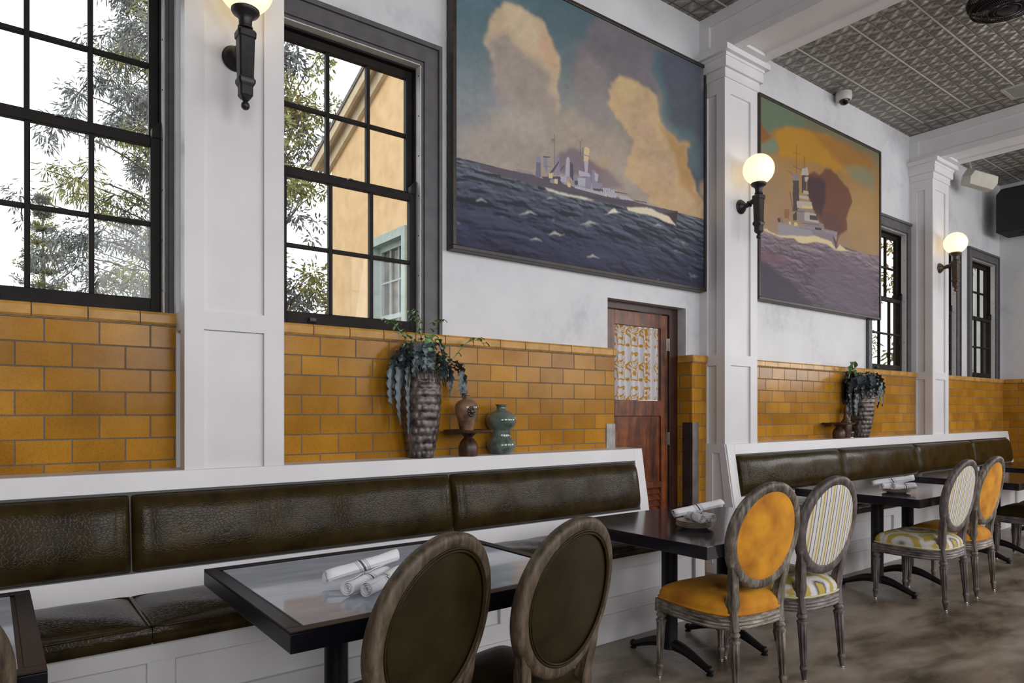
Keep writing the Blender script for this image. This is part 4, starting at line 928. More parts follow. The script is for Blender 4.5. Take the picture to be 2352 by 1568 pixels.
class Canvas:
    # design coordinates (u, v) are a fixed perspective chart laid on the canvas plane
    def __init__(s, x0, x1, z0, z1, y, nx, nz):
        s.X, s.Z = np.meshgrid(np.linspace(x0, x1, nx), np.linspace(z0, z1, nz)); s.y = y
        ca, sa = math.cos(YAW), math.sin(YAW); dpt = s.X*ca+y*sa
        s.u = 1176+FPX*(s.X*sa-y*ca)/dpt; s.v = HOR-FPX*(s.Z-CAMH)/dpt
        s.C = np.zeros((nz, nx, 3)); s.nx, s.nz = nx, nz
        s.n1 = fbm(s.u/55, s.v/55, 3, 6)-.5; s.n2 = fbm(s.u/55+40, s.v/55+9, 8, 6)-.5; s.n3 = fbm(s.u/14, s.v/14, 13, 4)-.5; s.n4 = fbm(s.u/14+7, s.v/14+3, 18, 4)-.5
    def over(s, m, col, op=1.0):
        m = np.clip(m*op, 0, 1)[..., None]; s.C = s.C*(1-m)+(LIN(col) if isinstance(col, tuple) else col)*m
    def poly(s, pts, col, soft=0, warp=0, op=1.0, clip=None, nf=1.0):
        u, v = s.u+s.n1*warp*4.5+s.n3*warp*1.6, s.v+s.n2*warp*4.5+s.n4*warp*1.6
        m = inpoly(u, v, pts).astype(float)
        if soft: m = blur(m, soft)
        if clip is not None: m = m*clip
        s.over(m, col, op); return m
    def line(s, a, b, w, col, op=1.0):
        (x0, y0), (x1, y1) = a, b; L2 = (x1-x0)**2+(y1-y0)**2+1e-9
        t = np.clip(((s.u-x0)*(x1-x0)+(s.v-y0)*(y1-y0))/L2, 0, 1); d_ = np.hypot(s.u-x0-t*(x1-x0), s.v-y0-t*(y1-y0))
        s.over(np.clip(w-d_+.5, 0, 1), col, op)
    def build(s, parent, off):
        me = bpy.data.meshes.new('canvas'); vs = np.stack([s.X-off[0], np.full_like(s.X, s.y-off[1]), s.Z-off[2]], -1).reshape(-1, 3)
        idx = np.arange(s.nx*s.nz).reshape(s.nz, s.nx); fs = np.stack([idx[:-1, :-1], idx[:-1, 1:], idx[1:, 1:], idx[1:, :-1]], -1).reshape(-1, 4)
        mesh_arrays(me, vs, fs); at = me.color_attributes.new('paint', 'FLOAT_COLOR', 'POINT')
        at.data.foreach_set('color', np.concatenate([np.clip(s.C, 0, 1).reshape(-1, 3), np.ones((s.nx*s.nz, 1))], 1).astype(np.float32).ravel())
        me.materials.append(MATS['oil_paint']); me.shade_smooth()
        o = bpy.data.objects.new('canvas', me); COL.objects.link(o); o.parent = parent; return o
def frame_box(parent, x0, x1, z0, z1, off, y0, y1, w):
    m = MB(); b = lambda a, c, d, e: m.box(a-off[0], c-off[0], y0-off[1], y1-off[1], d-off[2], e-off[2])
    b(x0, x1, z0, z0+w); b(x0, x1, z1-w, z1); b(x0, x0+w, z0+w, z1-w); b(x1-w, x1, z0+w, z1-w)
    m.build('frame', 'frame_dark', parent, smooth=0, bev=.004)
    q = MB(); q.box(x0+w-off[0], x1-w-off[0], y1-.03-off[1], y1-off[1]-.01, z0+w-off[2], z1-w-off[2]); q.build('backing', 'frame_dark', parent, smooth=0)
def mixc(*st):  # piecewise colours over t
    def f(t):
        ts = [a for a, _ in st]; cs = np.array([LIN(c) for _, c in st]); return np.stack([np.interp(t, ts, cs[:, k]) for k in range(3)], -1)
    return f
def tone(c, sat=.85, gain=1.08):
    g = c.C.mean(-1, keepdims=True); c.C = (g+(c.C-g)*sat)*gain+.003
def painting_one():
    x0, x1, z0, z1, yc = 2.335, 4.915, 2.415, 4.36, 3.690; off = (3.62, 3.76, 2.42)
    t = thing('ship_painting', 'large framed oil painting of a grey warship in blue waves under tall clouds', 'painting', off)
    frame_box(t, x0, x1, z0, z1, off, 3.678, 3.758, .028)
    c = Canvas(x0+.024, x1-.024, z0+.024, z1-.024, yc, 700, 520); u, v = c.u, c.v
    tt = np.clip((v+60)/480, 0, 1)
    L = mixc((0, (76, 108, 122)), (.35, (96, 120, 128)), (.6, (132, 140, 146)), (1, (152, 152, 158)))(tt)
    Rr = mixc((0, (58, 86, 98)), (.35, (84, 102, 108)), (.6, (130, 126, 118)), (1, (158, 138, 116)))(tt)
    k = np.clip((u-1060)/450, 0, 1)[..., None]; c.C = L*(1-k)+Rr*k
    # cloud banks
    c.poly([(1040, 330), (1090, 270), (1160, 250), (1240, 290), (1330, 290), (1400, 330), (1470, 380), (1610, 420), (1610, 520), (1040, 370)], (166, 152, 140), 14, 22, .85)
    c.poly([(1310, 175), (1330, 110), (1372, 60), (1420, 40), (1510, 90), (1530, 150), (1500, 210), (1400, 230), (1330, 215)], (112, 106, 112), 5, 14, .95)
    c.poly([(1310, 190), (1340, 130), (1400, 150), (1410, 220), (1400, 300), (1350, 260)], (138, 128, 126), 10, 12, .7)
    c.poly([(1500, 120), (1620, 140), (1620, 470), (1590, 400), (1555, 300), (1520, 200)], (74, 80, 94), 6, 12, .95)
    c.poly([(1490, 110), (1520, 140), (1550, 260), (1560, 330), (1540, 290), (1512, 200)], (72, 104, 112), 6, 12, .7)
    c.poly([(1540, 285), (1580, 300), (1612, 350), (1612, 410), (1575, 350)], (88, 116, 120), 8, 8, .6)
    B1 = [(1102, 75), (1118, 40), (1152, 12), (1200, 14), (1240, 48), (1268, 84), (1286, 128), (1272, 160), (1283, 205), (1293, 250), (1260, 280), (1225, 240), (1190, 245), (1150, 200), (1118, 130)]
    c.poly(B1, (196, 172, 138), 3, 10, 1)
    c.poly([(1110, 95), (1150, 80), (1200, 120), (1240, 150), (1260, 200), (1290, 252), (1240, 290), (1170, 250), (1130, 190)], (150, 138, 136), 9, 14, .85)
    c.poly([(1235, 50), (1270, 90), (1284, 130), (1262, 165), (1240, 110)], (198, 158, 124), 6, 8, .7)
    c.poly([(1150, 20), (1200, 20), (1235, 60), (1225, 110), (1175, 90)], (206, 186, 150), 8, 10, .6)
    c.poly([(1170, 230), (1240, 245), (1300, 300), (1290, 350), (1180, 310), (1120, 280)], (168, 158, 146), 12, 14, .8)
    B2 = [(1400, 195), (1425, 175), (1462, 188), (1500, 215), (1520, 265), (1540, 300), (1570, 335), (1590, 400), (1612, 450), (1612, 505), (1500, 470), (1440, 400), (1455, 330), (1410, 260)]
    c.poly(B2, (192, 160, 116), 3, 9, 1)
    c.poly([(1420, 200), (1470, 220), (1500, 280), (1530, 350), (1560, 430), (1520, 440), (1460, 350)], (180, 150, 120), 8, 12, .75)
    c.poly([(1520, 275), (1550, 310), (1572, 345), (1600, 420), (1608, 470), (1570, 420), (1540, 350)], (172, 130, 72), 6, 10, .85)
    c.poly([(1410, 190), (1440, 182), (1462, 200), (1450, 240), (1420, 240)], (204, 176, 124), 6, 8, .7)
    c.poly([(1240, 300), (1310, 250), (1370, 270), (1420, 320), (1440, 400), (1410, 450), (1330, 380), (1260, 350)], (164, 148, 132), 9, 16, .8)
    c.poly([(1340, 360), (1400, 370), (1430, 430), (1400, 440), (1350, 400)], (182, 152, 116), 9, 12, .6)
    c.C *= (1+.28*c.n1+.2*c.n3+.14*(fbm(u/9, v/9, 21, 3)-.5))[..., None]
    # sea
    hz = 358+(u-1042)*(500-358)/(1608-1042)
    d_ = (v-hz); sea = np.clip(d_/1.5, 0, 1)
    dd = np.clip(d_, 0, 400); yy = 5.2*np.log(1+dd/14.0); sc = 13+.23*dd; xx = (u-1320+.25*dd)/sc
    w1 = fbm(xx*.55, yy*.9, 31, 5); w2 = fbm(xx*1.3+3, yy*2.4, 37, 4)
    hgt = (1-np.abs(2*w1-1))*.75+w1*.5+w2*.16; gy, gx = np.gradient(hgt)
    depth = np.clip(d_/190, 0, 1)
    S1 = mixc((0, (112, 120, 134)), (.25, (90, 98, 116)), (.6, (72, 76, 106)), (1, (56, 56, 88)))(depth)
    dk = np.clip((u-1450)/160, 0, 1)[..., None]*depth[..., None]; S1 = S1*(1-.5*dk)
    lit = np.clip(blur(gx*10+gy*8, 1), -.42, .5)
    S1 = S1*np.clip(.62+.5*(w1-.5)+lit, .25, 1.7)[..., None]
    c.C = c.C*(1-sea[..., None])+S1*sea[..., None]
    crest = np.clip((hgt-1.08)/.06, 0, 1)*np.clip((fbm(xx*.3+9, yy*.5, 44, 3)-.48)/.08, 0, 1)*sea*np.clip(dd/10, 0, 1)
    c.over(blur(crest, 1), (176, 182, 180), .75)
    for (a, b_, s_) in ((1215, 490, 10), (1262, 453, 5), (1410, 487, 9), (1355, 508, 10), (1275, 534, 10), (1512, 517, 6), (1105, 460, 7), (1230, 552, 7), (1365, 587, 8)):
        c.poly([(a-s_*2.2, b_+s_*.5), (a-s_*.8, b_-s_*.1), (a-s_*.1, b_-s_*.42), (a+s_*.6, b_-s_*.1), (a+s_*2.2, b_+s_*.6), (a+s_*.3, b_+s_*.25)], (190, 190, 184), 1, 4, .7)
    q = lambda *P: [(1150+x/5.113, 280+y/5.113) for x, y in P]
    # smoke
    c.poly(q((640, 400), (690, 350), (760, 365), (800, 320), (880, 330), (960, 380), (1050, 440), (1180, 560), (1260, 560), (1330, 640), (1420, 760), (1200, 760), (900, 640), (650, 600)), (118, 100, 116), 3, 3, .85)
    c.poly(q((1190, 560), (1280, 560), (1400, 700), (1460, 800), (1250, 800)), (136, 122, 122), 6, 4, .7)
    # hull
    c.poly(q((-300, 470), (-60, 530), (380, 620), (560, 700), (850, 760), (1300, 880), (1560, 950), (2080, 1045), (2072, 1120), (2060, 1210), (1900, 1120), (1480, 1000), (1130, 925), (700, 850), (480, 760), (200, 680), (-200, 560)), (92, 84, 96), 0, .6)
    c.poly(q((1900, 1080), (2080, 1045), (2060, 1210)), (62, 52, 52), 1, 0, .8)
    c.poly(q((700, 800), (1300, 900), (1560, 960), (1560, 1000), (1100, 900)), (70, 62, 74), 2, 1, .6)
    # foam
    c.poly(q((520, 770), (700, 820), (860, 860), (960, 870), (1130, 925), (1000, 905), (860, 880), (700, 850), (560, 810)), (206, 200, 184), 1, 1.2)
    c.poly(q((1480, 1000), (1600, 1010), (1700, 1000), (1820, 1050), (1980, 1100), (2060, 1215), (1940, 1170), (1820, 1120), (1620, 1080), (1500, 1040)), (212, 200, 172), 1, 2)
    c.poly(q((1260, 1075), (1310, 1030), (1340, 1015), (1390, 1075), (1330, 1070)), (214, 206, 186), 1, 1)
    # superstructure
    lt, md, dkc, ye, sh = (168, 164, 182), (136, 130, 152), (84, 80, 98), (206, 182, 138), (112, 106, 128)
    for P_, col in ((((410, 650), (415, 470), (470, 470), (470, 650)), sh), (((405, 470), (425, 400), (465, 400), (475, 480)), md), (((505, 505), (505, 405), (545, 405), (550, 590), (530, 590)), md),
                    (((500, 400), (575, 405), (575, 418), (500, 415)), dkc), (((480, 640), (700, 640), (740, 740), (520, 690)), dkc), (((650, 640), (650, 430), (670, 395), (690, 430), (695, 620)), md), (((755, 640), (770, 440), (790, 405), (812, 440), (812, 640)), lt),
                    (((812, 640), (812, 470), (850, 500), (858, 700)), dkc), (((540, 640), (600, 590), (610, 600), (690, 470), (680, 460)), dkc), (((700, 560), (745, 510), (750, 520), (705, 572)), dkc),
                    (((560, 600), (610, 600), (612, 660), (565, 660)), ye), (((580, 670), (670, 670), (672, 730), (580, 712)), md), (((630, 670), (672, 672), (672, 730), (632, 722)), ye),
                    (((705, 640), (770, 640), (775, 710), (710, 705)), lt), (((850, 640), (990, 650), (1060, 630), (1065, 790), (860, 740)), md), (((900, 650), (995, 660), (995, 760), (905, 745)), lt), (((865, 690), (905, 690), (910, 740), (870, 735)), (70, 84, 84)),
                    (((980, 460), (1030, 460), (1020, 610), (990, 610)), lt), (((970, 380), (985, 300), (1010, 290), (1045, 320), (1035, 400), (1030, 460), (975, 460)), ye), (((940, 375), (1045, 400), (1045, 410), (940, 388)), md),
                    (((915, 570), (1040, 600), (1060, 640), (920, 640)), lt), (((1070, 560), (1110, 570), (1130, 640), (1130, 780), (1075, 760)), md), (((1100, 590), (1150, 620), (1140, 700), (1110, 690)), lt),
                    (((1130, 710), (1195, 720), (1200, 780), (1135, 780)), md), (((860, 740), (1250, 840), (1250, 880), (870, 775)), lt), (((1080, 770), (1280, 800), (1285, 830), (1090, 800)), dkc), (((1200, 770), (1290, 780), (1300, 880), (1210, 850)), lt),
                    (((1280, 800), (1330, 790), (1370, 850), (1350, 895), (1260, 875)), lt), (((1340, 815), (1490, 842), (1492, 852), (1345, 830)), dkc), (((1390, 860), (1500, 880), (1560, 930), (1400, 905)), lt), (((1570, 915), (1715, 942), (1714, 952), (1572, 930)), dkc),
                    (((780, 700), (820, 720), (822, 770), (785, 760)), ye), (((1225, 840), (1245, 842), (1244, 878), (1226, 872)), ye)):
        c.poly(q(*P_), col, 0, .35)
    for a, b_, w in (((630, 140), (632, 620), .55), ((932, 235), (936, 390), .5), ((905, 205), (935, 235), .35), ((965, 205), (935, 235), .35), ((600, 205), (640, 212), .35), ((500, 520), (600, 530), .5), ((960, 300), (970, 380), .5)):
        c.line(q(a)[0], q(b_)[0], w, (84, 76, 92), .9)
    c.poly(q((598, 200), (622, 195), (622, 235), (604, 240)), (150, 96, 104), 0, 0, .8)
    for k in range(60):
        x = 700+k*11; y = 700+(x-700)*.22; c.poly(q((x, y-30+(k*37 % 40)), (x+6, y-30+(k*37 % 40)), (x+6, y-12+(k*37 % 40)), (x, y-12+(k*37 % 40))), (78, 72, 92) if k % 2 else (196, 190, 200), 0, 0, .6)
    for k in range(14):
        x = 190+k*14; y = 545+k*4; c.line(q((x, y))[0], q((x+6, y+40))[0], .5, (96, 92, 110), .8)
    c.C *= (1+.05*(fbm(u/3, v/3, 51, 2)-.5))[..., None]
    tone(c); c.build(t, off)
def painting_two():
    x0, x1, z0, z1, yc = 5.70, 8.125, 2.43, 4.36, 3.690; off = (6.9, 3.76, 2.44)
    t = thing('ship_painting', 'framed oil painting of a battleship head-on with dark smoke and golden sky', 'painting', off)
    frame_box(t, x0, x1, z0, z1, off, 3.678, 3.758, .028)
    c = Canvas(x0+.024, x1-.024, z0+.024, z1-.024, yc, 560, 440); u, v = c.u, c.v
    top = 222+(u-1742)*.481; tt = np.clip((v-top)/(540-222), 0, 1)
    c.C = mixc((0, (106, 104, 82)), (.15, (140, 108, 62)), (.45, (156, 122, 76)), (.8, (150, 124, 100)), (1, (146, 124, 108)))(tt)
    q = lambda *P: [(1740+x/4.9, 300+y/4.9) for x, y in P]
    c.poly([(1735, 215), (1800, 245), (1850, 275), (1835, 300), (1790, 290), (1770, 300), (1740, 300)], (98, 112, 92), 4, 6)
    c.poly([(1738, 268), (1752, 276), (1775, 312), (1760, 330), (1738, 318)], (134, 88, 48), 3, 6)
    c.poly([(1738, 320), (1765, 318), (1786, 320), (1788, 350), (1765, 358), (1745, 345)], (116, 126, 104), 3, 6)
    c.poly([(1783, 300), (1810, 292), (1850, 297), (1900, 312), (1960, 350), (2000, 380), (1960, 400), (1900, 380), (1840, 370), (1790, 360)], (168, 122, 42), 3, 7)
    c.poly([(1860, 300), (1940, 330), (2008, 370), (2008, 400), (1940, 380)], (140, 98, 50), 6, 8, .8)
    c.poly([(1930, 376), (2010, 392), (2010, 450), (1970, 415)], (120, 122, 98), 6, 5, .8)
    c.poly([(1740, 425), (1770, 430), (1810, 448), (1800, 455), (1750, 438)], (128, 132, 116), 3, 3, .7)
    c.poly([(1740, 370), (1800, 390), (1820, 470), (1780, 510), (1740, 520)], (152, 122, 90), 9, 8, .7)
    c.poly([(1950, 430), (2010, 430), (2010, 600), (1950, 560)], (160, 130, 88), 9, 8, .6)
    c.C *= (1+.2*c.n1)[..., None]
    # smoke plume
    c.poly(q((570, 480), (640, 455), (700, 490), (760, 420), (820, 425), (880, 480), (940, 560), (1020, 650), (1070, 800), (1040, 950), (1010, 1110), (900, 1170), (760, 1130), (650, 900), (590, 700)), (100, 64, 54), 2, 4, .92)
    c.poly(q((580, 500), (700, 510), (760, 560), (780, 800), (760, 1000), (660, 900), (590, 700)), (66, 50, 56), 4, 4, .9)
    c.poly(q((760, 950), (950, 950), (980, 1120), (880, 1160), (770, 1110)), (92, 66, 64), 5, 5, .7)
    # sea
    d_ = v-(528+np.interp(u, [1740, 1790, 1850, 1900, 1960, 2008], [3, 6, 16, 22, 44, 56]))+(c.n1*10); sea = np.clip(d_/2, 0, 1)
    w1 = fbm(u/46+v/90, v/26-u/70, 61, 5); depth = np.clip(d_/150, 0, 1)
    w1 = fbm(u/30, v/17-u/60, 61, 5); hg = (1-np.abs(2*w1-1))+.3*fbm(u/9, v/6, 66, 3); gy, gx = np.gradient(hg)
    S1 = mixc((0, (136, 122, 130)), (.4, (116, 100, 112)), (1, (98, 88, 100)))(depth)*np.clip(.78+.5*(w1-.5)+gx*2.6+gy*4.5, .5, 1.7)[..., None]
    c.C = c.C*(1-sea[..., None])+S1*sea[..., None]
    c.poly([(1738, 590), (1760, 596), (1790, 625), (1835, 660), (1870, 715), (1738, 700)], (66, 62, 74), 4, 6, .9)
    c.poly([(1740, 570), (1790, 585), (1815, 600), (1780, 600), (1740, 590)], (120, 84, 98), 4, 4, .7)
    c.poly([(1895, 570), (1900, 566), (1960, 610), (2008, 630), (2008, 730), (1900, 700), (1870, 640)], (104, 92, 106), 6, 8, .6)
    
    # hull and bow wave
    c.poly(q((228, 1030), (300, 1040), (560, 1080), (760, 1110), (900, 1140), (890, 1180), (870, 1320), (700, 1260), (400, 1190), (235, 1180)), (142, 136, 142), 1, .5)
    c.poly(q((600, 1120), (870, 1160), (860, 1280), (640, 1200)), (120, 108, 118), 2, 1, .7)
    c.poly(q((55, 1110), (100, 1105), (140, 1140), (250, 1180), (420, 1180), (560, 1190), (640, 1180), (740, 1210), (830, 1240), (880, 1330), (920, 1270), (1000, 1340), (1060, 1360), (880, 1340), (780, 1270), (640, 1250), (520, 1270), (460, 1250), (420, 1210), (260, 1200), (120, 1150)), (204, 188, 146), 1, 1.5)
    lt, md, dk, ye = (170, 160, 150), (132, 122, 124), (78, 66, 66), (198, 176, 118)
    for P_, col in ((((385, 560), (390, 490), (460, 480), (470, 560)), md), (((400, 900), (400, 560), (470, 560), (470, 900)), dk), (((490, 500), (500, 430), (560, 410), (580, 500)), lt), (((500, 700), (500, 500), (550, 500), (550, 700)), dk), (((530, 520), (580, 520), (560, 570), (535, 570)), lt),
                    (((515, 670), (575, 680), (578, 715), (515, 705)), lt), (((470, 725), (575, 740), (580, 775), (470, 760)), lt), (((440, 790), (610, 800), (620, 880), (445, 870)), lt), (((505, 840), (620, 850), (620, 880), (505, 870)), ye), (((450, 880), (640, 900), (660, 1060), (455, 1020)), md), (((525, 910), (660, 940), (690, 1040), (530, 1040)), lt),
                    (((585, 950), (670, 960), (680, 1010), (590, 1000)), dk), (((640, 1070), (720, 1080), (720, 1120), (650, 1115)), dk), (((410, 1030), (450, 1035), (450, 1070), (412, 1068)), ye), (((350, 1020), (375, 1022), (378, 1060), (350, 1050)), ye), (((300, 880), (360, 885), (350, 990), (300, 980)), (138, 98, 72)),
                    (((220, 985), (250, 980), (262, 1030), (232, 1030)), dk), (((395, 950), (440, 900), (445, 1010), (400, 1010)), dk), (((845, 1190), (860, 1195), (885, 1250), (905, 1185), (915, 1190), (890, 1280), (880, 1330), (868, 1280)), (96, 74, 60)), (((520, 1010), (740, 1050), (750, 1100), (525, 1070)), md)):
        c.poly(q(*P_), col, 0, .4)
    for a, b_, w in (((437, 160), (440, 480), .5), ((525, 290), (528, 420), .6), ((400, 240), (470, 270), .4), ((335, 450), (400, 490), .5), ((400, 400), (490, 440), .6), ((365, 690), (400, 900), .8), ((395, 700), (410, 900), .6), ((265, 980), (285, 1040), .4), ((385, 900), (540, 915), .7), ((500, 1040), (690, 1060), .5)):
        c.line(q(a)[0], q(b_)[0], w, (84, 66, 60), .9)
    for k in range(16):
        x = 480+k*18; c.line(q((x, 1080+k*3))[0], q((x, 1100+k*3))[0], .5, (70, 60, 66), .7)
    c.C *= (1+.06*(fbm(u/3, v/3, 51, 2)-.5))[..., None]
    tone(c, 1.0, 1.05); c.build(t, off)
painting_one(); painting_two()
# ---------------------------------------------------------------- devices on walls and ceiling
t = thing('security_camera', 'white dome security camera where the wall meets the tin ceiling', 'camera', (7.24, 3.665, CEIL))
MB().lathe([(.02, 0), (.078, -.001), (.08, -.03), (.078, -.075), (.07, -.088), (.03, -.09)], 0, 0, 32).build('housing', 'camera_white', t, smooth=50)
MB().sphere((0, -.006, -.082), .053, 24, 14).build('lens_dome', 'dome_black', t, smooth=180)
t = thing('wall_speaker', 'cream angular loudspeaker hung under the ceiling beside the farthest pilaster', 'speaker', (10.36, 3.45, 4.43), math.radians(-30))
m = MB().rings([[(x, -.10+.0, z) for x, z in ((-.17, -.085), (.17, -.085), (.20, .0), (.17, .085), (-.17, .085), (-.20, .0))], [(x*1.16, .02, z*1.35) for x, z in ((-.17, -.085), (.17, -.085), (.20, .0), (.17, .085), (-.17, .085), (-.20, .0))], [(x*.8, .12, z*1.1) for x, z in ((-.17, -.085), (.17, -.085), (.20, .0), (.17, .085), (-.17, .085), (-.20, .0))]])
m.build('cabinet', 'speaker_cream', t, smooth=20, bev=.006, rot=(math.radians(18), math.radians(12), 0))
MB().tube([(0, .08, .0), (0, .12, .12), (0, .16, .30)], .014, 8).box(-.05, .05, .12, .2, .36, .372).build('bracket', 'speaker_cream', t)
t = thing('hanging_speaker', 'big black box loudspeaker high in the corner cut by the right photo edge', 'speaker', (11.62, 3.22, 4.22))
MB().prism_x([(-.36, -.30), (.36, -.30), (.36, .24), (.30, .31), (-.36, .31)], -.24, .24).build('cabinet', 'speaker_black', t, smooth=0, bev=.01)
MB().box(-.21, .21, -.368, -.358, -.27, .28).build('grille', 'speaker_black', t, smooth=0)
MB().box(.22, .47, -.05, .05, .0, .1).box(-.03, .03, -.05, .05, .31, .56).build('bracket', 'black_metal', t, smooth=0)
MB().box(-.06, .06, .0, .10, -.318, -.30).build('base_plate', 'speaker_black', t, smooth=0)
# ceiling vent
t = thing('ceiling_vent', 'pale square air vent set in the tin ceiling near the right photo edge', 'vent', (8.655, 2.38, CEIL-.001))
m = MB()
for a in ((-.18, .18, -.25, -.215), (-.18, .18, .215, .25), (-.18, -.15, -.215, .215), (.15, .18, -.215, .215)): m.box(*a, -.016, 0)
m.build('frame', 'vent_paint', t, smooth=0, bev=.002)
m = MB(); 
for k in range(20): m.prism_y([(-.148+k*.0148, -.012), (-.145+k*.0148, -.014), (-.137+k*.0148, -.002), (-.14+k*.0148, 0)], -.214, .214)
m.build('louvre', 'vent_paint', t, smooth=0)
# caged fan
t = thing('ceiling_fan', 'dark wire caged round fan hanging from the tin ceiling', 'fan', (6.40, 1.935, 4.655))
m = MB(); Rf = .27
for z, r in ((-.05, .25), (0, Rf), (.05, .25)): m.tube([(r*math.cos(2*math.pi*k/64), r*math.sin(2*math.pi*k/64), z) for k in range(64)], .006, 6, loop=True)
for k in range(84):
    a = 2*math.pi*k/84; ca, sa = math.cos(a), math.sin(a)
    m.tube([(r*ca, r*sa, z) for r, z in ((.07, -.10), (.16, -.092), (.24, -.07), (.268, -.02), (.268, .02), (.24, .06), (.12, .08))], .0022, 4)
for r, z in ((.09, -.10), (.13, -.096), (.17, -.09), (.21, -.081), (.25, -.064)): m.tube([(r*math.cos(2*math.pi*k/64), r*math.sin(2*math.pi*k/64), z) for k in range(64)], .003, 5, loop=True)
m.build('cage', 'black_metal', t, smooth=60)
m = MB().lathe([(.001, -.108), (.05, -.106), (.075, -.098), (.078, -.08), (.05, -.06), (.06, .04), (.075, .1), (.07, .12), (.018, .125), (.018, .2)], 0, 0, 28); m.build('motor', 'black_metal', t, smooth=50)
for k in range(4):
    a = k*math.pi/2+.3; m = MB()
    rs = []
    for r, w, tw in ((.05, .05, .5), (.12, .08, .45), (.2, .10, .4), (.26, .085, .35)):
        rs.append([(r*math.cos(a+s*w/r*.5), r*math.sin(a+s*w/r*.5), s*w*.5*tw-.01+zz) for s, zz in ((-1, 0), (0, .004), (1, 0), (1, -.002), (0, .002), (-1, -.002))])
    m.rings(rs).build('blade', 'black_metal', t, smooth=60)
# ---------------------------------------------------------------- outside
MB().box(-40, 60, 4.02, 70, -.9, -.8).build('ground', 'ground_mat', smooth=0, kind='structure')
# house wing with gable seen through the second window
t = thing('house_wing', 'orange stucco house wing with gabled eave seen through the second window', 'building', (4.55, 10.9, -.8))
def hb(m, x0, x1, y0, y1, z0, z1): return m.box(x0-4.55, x1-4.55, y0-10.9, y1-10.9, z0+.8, z1+.8)
wy0, wy1 = 4.4, 10.94; rz = lambda y: 5.55+(10.94-y)*.394 if y > 7.6 else 5.55+(10.94-7.6)*.394-(7.6-y)*.394
win = (8.32, 9.42, 1.6, 3.93)
m = MB()
gp = lambda Y0, Y1, Z0, fz: m.prism_x([(Y0-10.9, Z0+.8), (Y1-10.9, Z0+.8), (Y1-10.9, fz(Y1)+.8), (Y0-10.9, fz(Y0)+.8)], 0, .3)
for a, c in ((wy0, 7.6), (7.6, win[0]), (win[1], wy1)): gp(a, c, -.8, rz)
gp(win[0], win[1], win[3], rz); hb(m, 4.55, 4.85, win[0], win[1], -.8, win[2])
hb(m, 4.85, 7.6, wy1-.3, wy1, -.8, 5.3); m.build('wall', 'stucco_orange', t, smooth=0)
def rake(ya, yb, xo, xi, dz0, dz1, mat, name):
    q = MB(); q.prism_x([(ya-10.9, rz(ya)+.8+dz0), (yb-10.9, rz(yb)+.8+dz0), (yb-10.9, rz(yb)+.8+dz1), (ya-10.9, rz(ya)+.8+dz1)], xo-4.55, xi-4.55); q.build(name, mat, t, smooth=0)
rake(7.6, 11.36, 4.33, 8.0, .17, .24, 'roof_tile', 'roof'); rake(7.6, 11.33, 4.35, 4.40, .02, .17, 'eave_paint', 'fascia'); rake(7.6, 11.3, 4.40, 4.56, .08, .16, 'eave_paint', 'soffit'); rake(7.6, 11.1, 4.48, 4.56, -.14, .08, 'eave_paint', 'cornice')
rake(4.3, 7.6, 4.33, 8.0, .17, .24, 'roof_tile', 'roof'); rake(4.3, 7.6, 4.35, 4.40, .02, .17, 'eave_paint', 'fascia')
wn = MB()
y0, y1, z0, z1 = win
for a, c, e, f in ((y0, y0+.10, z0, z1), (y1-.10, y1, z0, z1), (y0+.1, y1-.1, z1-.12, z1), (y0+.1, y1-.1, z0, z0+.1)): hb(wn, 4.50, 4.64, a, c, e, f)
for a, c, e, f in ((y0+.1, y0+.17, z0+.1, z1-.12), (y1-.17, y1-.1, z0+.1, z1-.12), (y0+.17, y1-.17, z1-.2, z1-.12), (y0+.17, y1-.17, 2.72, 2.79)): hb(wn, 4.62, 4.68, a, c, e, f)
for yy in (y0+.17+.253, y0+.17+.506): hb(wn, 4.63, 4.66, yy-.011, yy+.011, z0+.1, z1-.2)
for zz in (2.2, 3.27): hb(wn, 4.63, 4.66, y0+.17, y1-.17, zz-.011, zz+.011)
wf_ = wn.build('window', 'pale_green_paint', t, smooth=0)
m = MB(); hb(m, 4.665, 4.675, y0+.1, y1-.1, z0+.1, z1-.12); m.build('pane', 'dark_pane', wf_, smooth=0)
# pale house far right (behind the small windows)
t = thing('pale_house', 'pale stucco house corner seen through the small far windows', 'building', (14.6, 4.9, -.8))
MB().box(0, 5, -.8, 1.0, 0, 7).build('wall', 'stucco_pale', t, smooth=0)
MB().box(-.06, .04, .93, 1.05, 0, 7).build('corner_trim', 'stucco_orange', t, smooth=0)
MB().box(-.35, 5.2, -1, 1.3, 7, 7.15).build('roof', 'roof_tile', t, smooth=0)
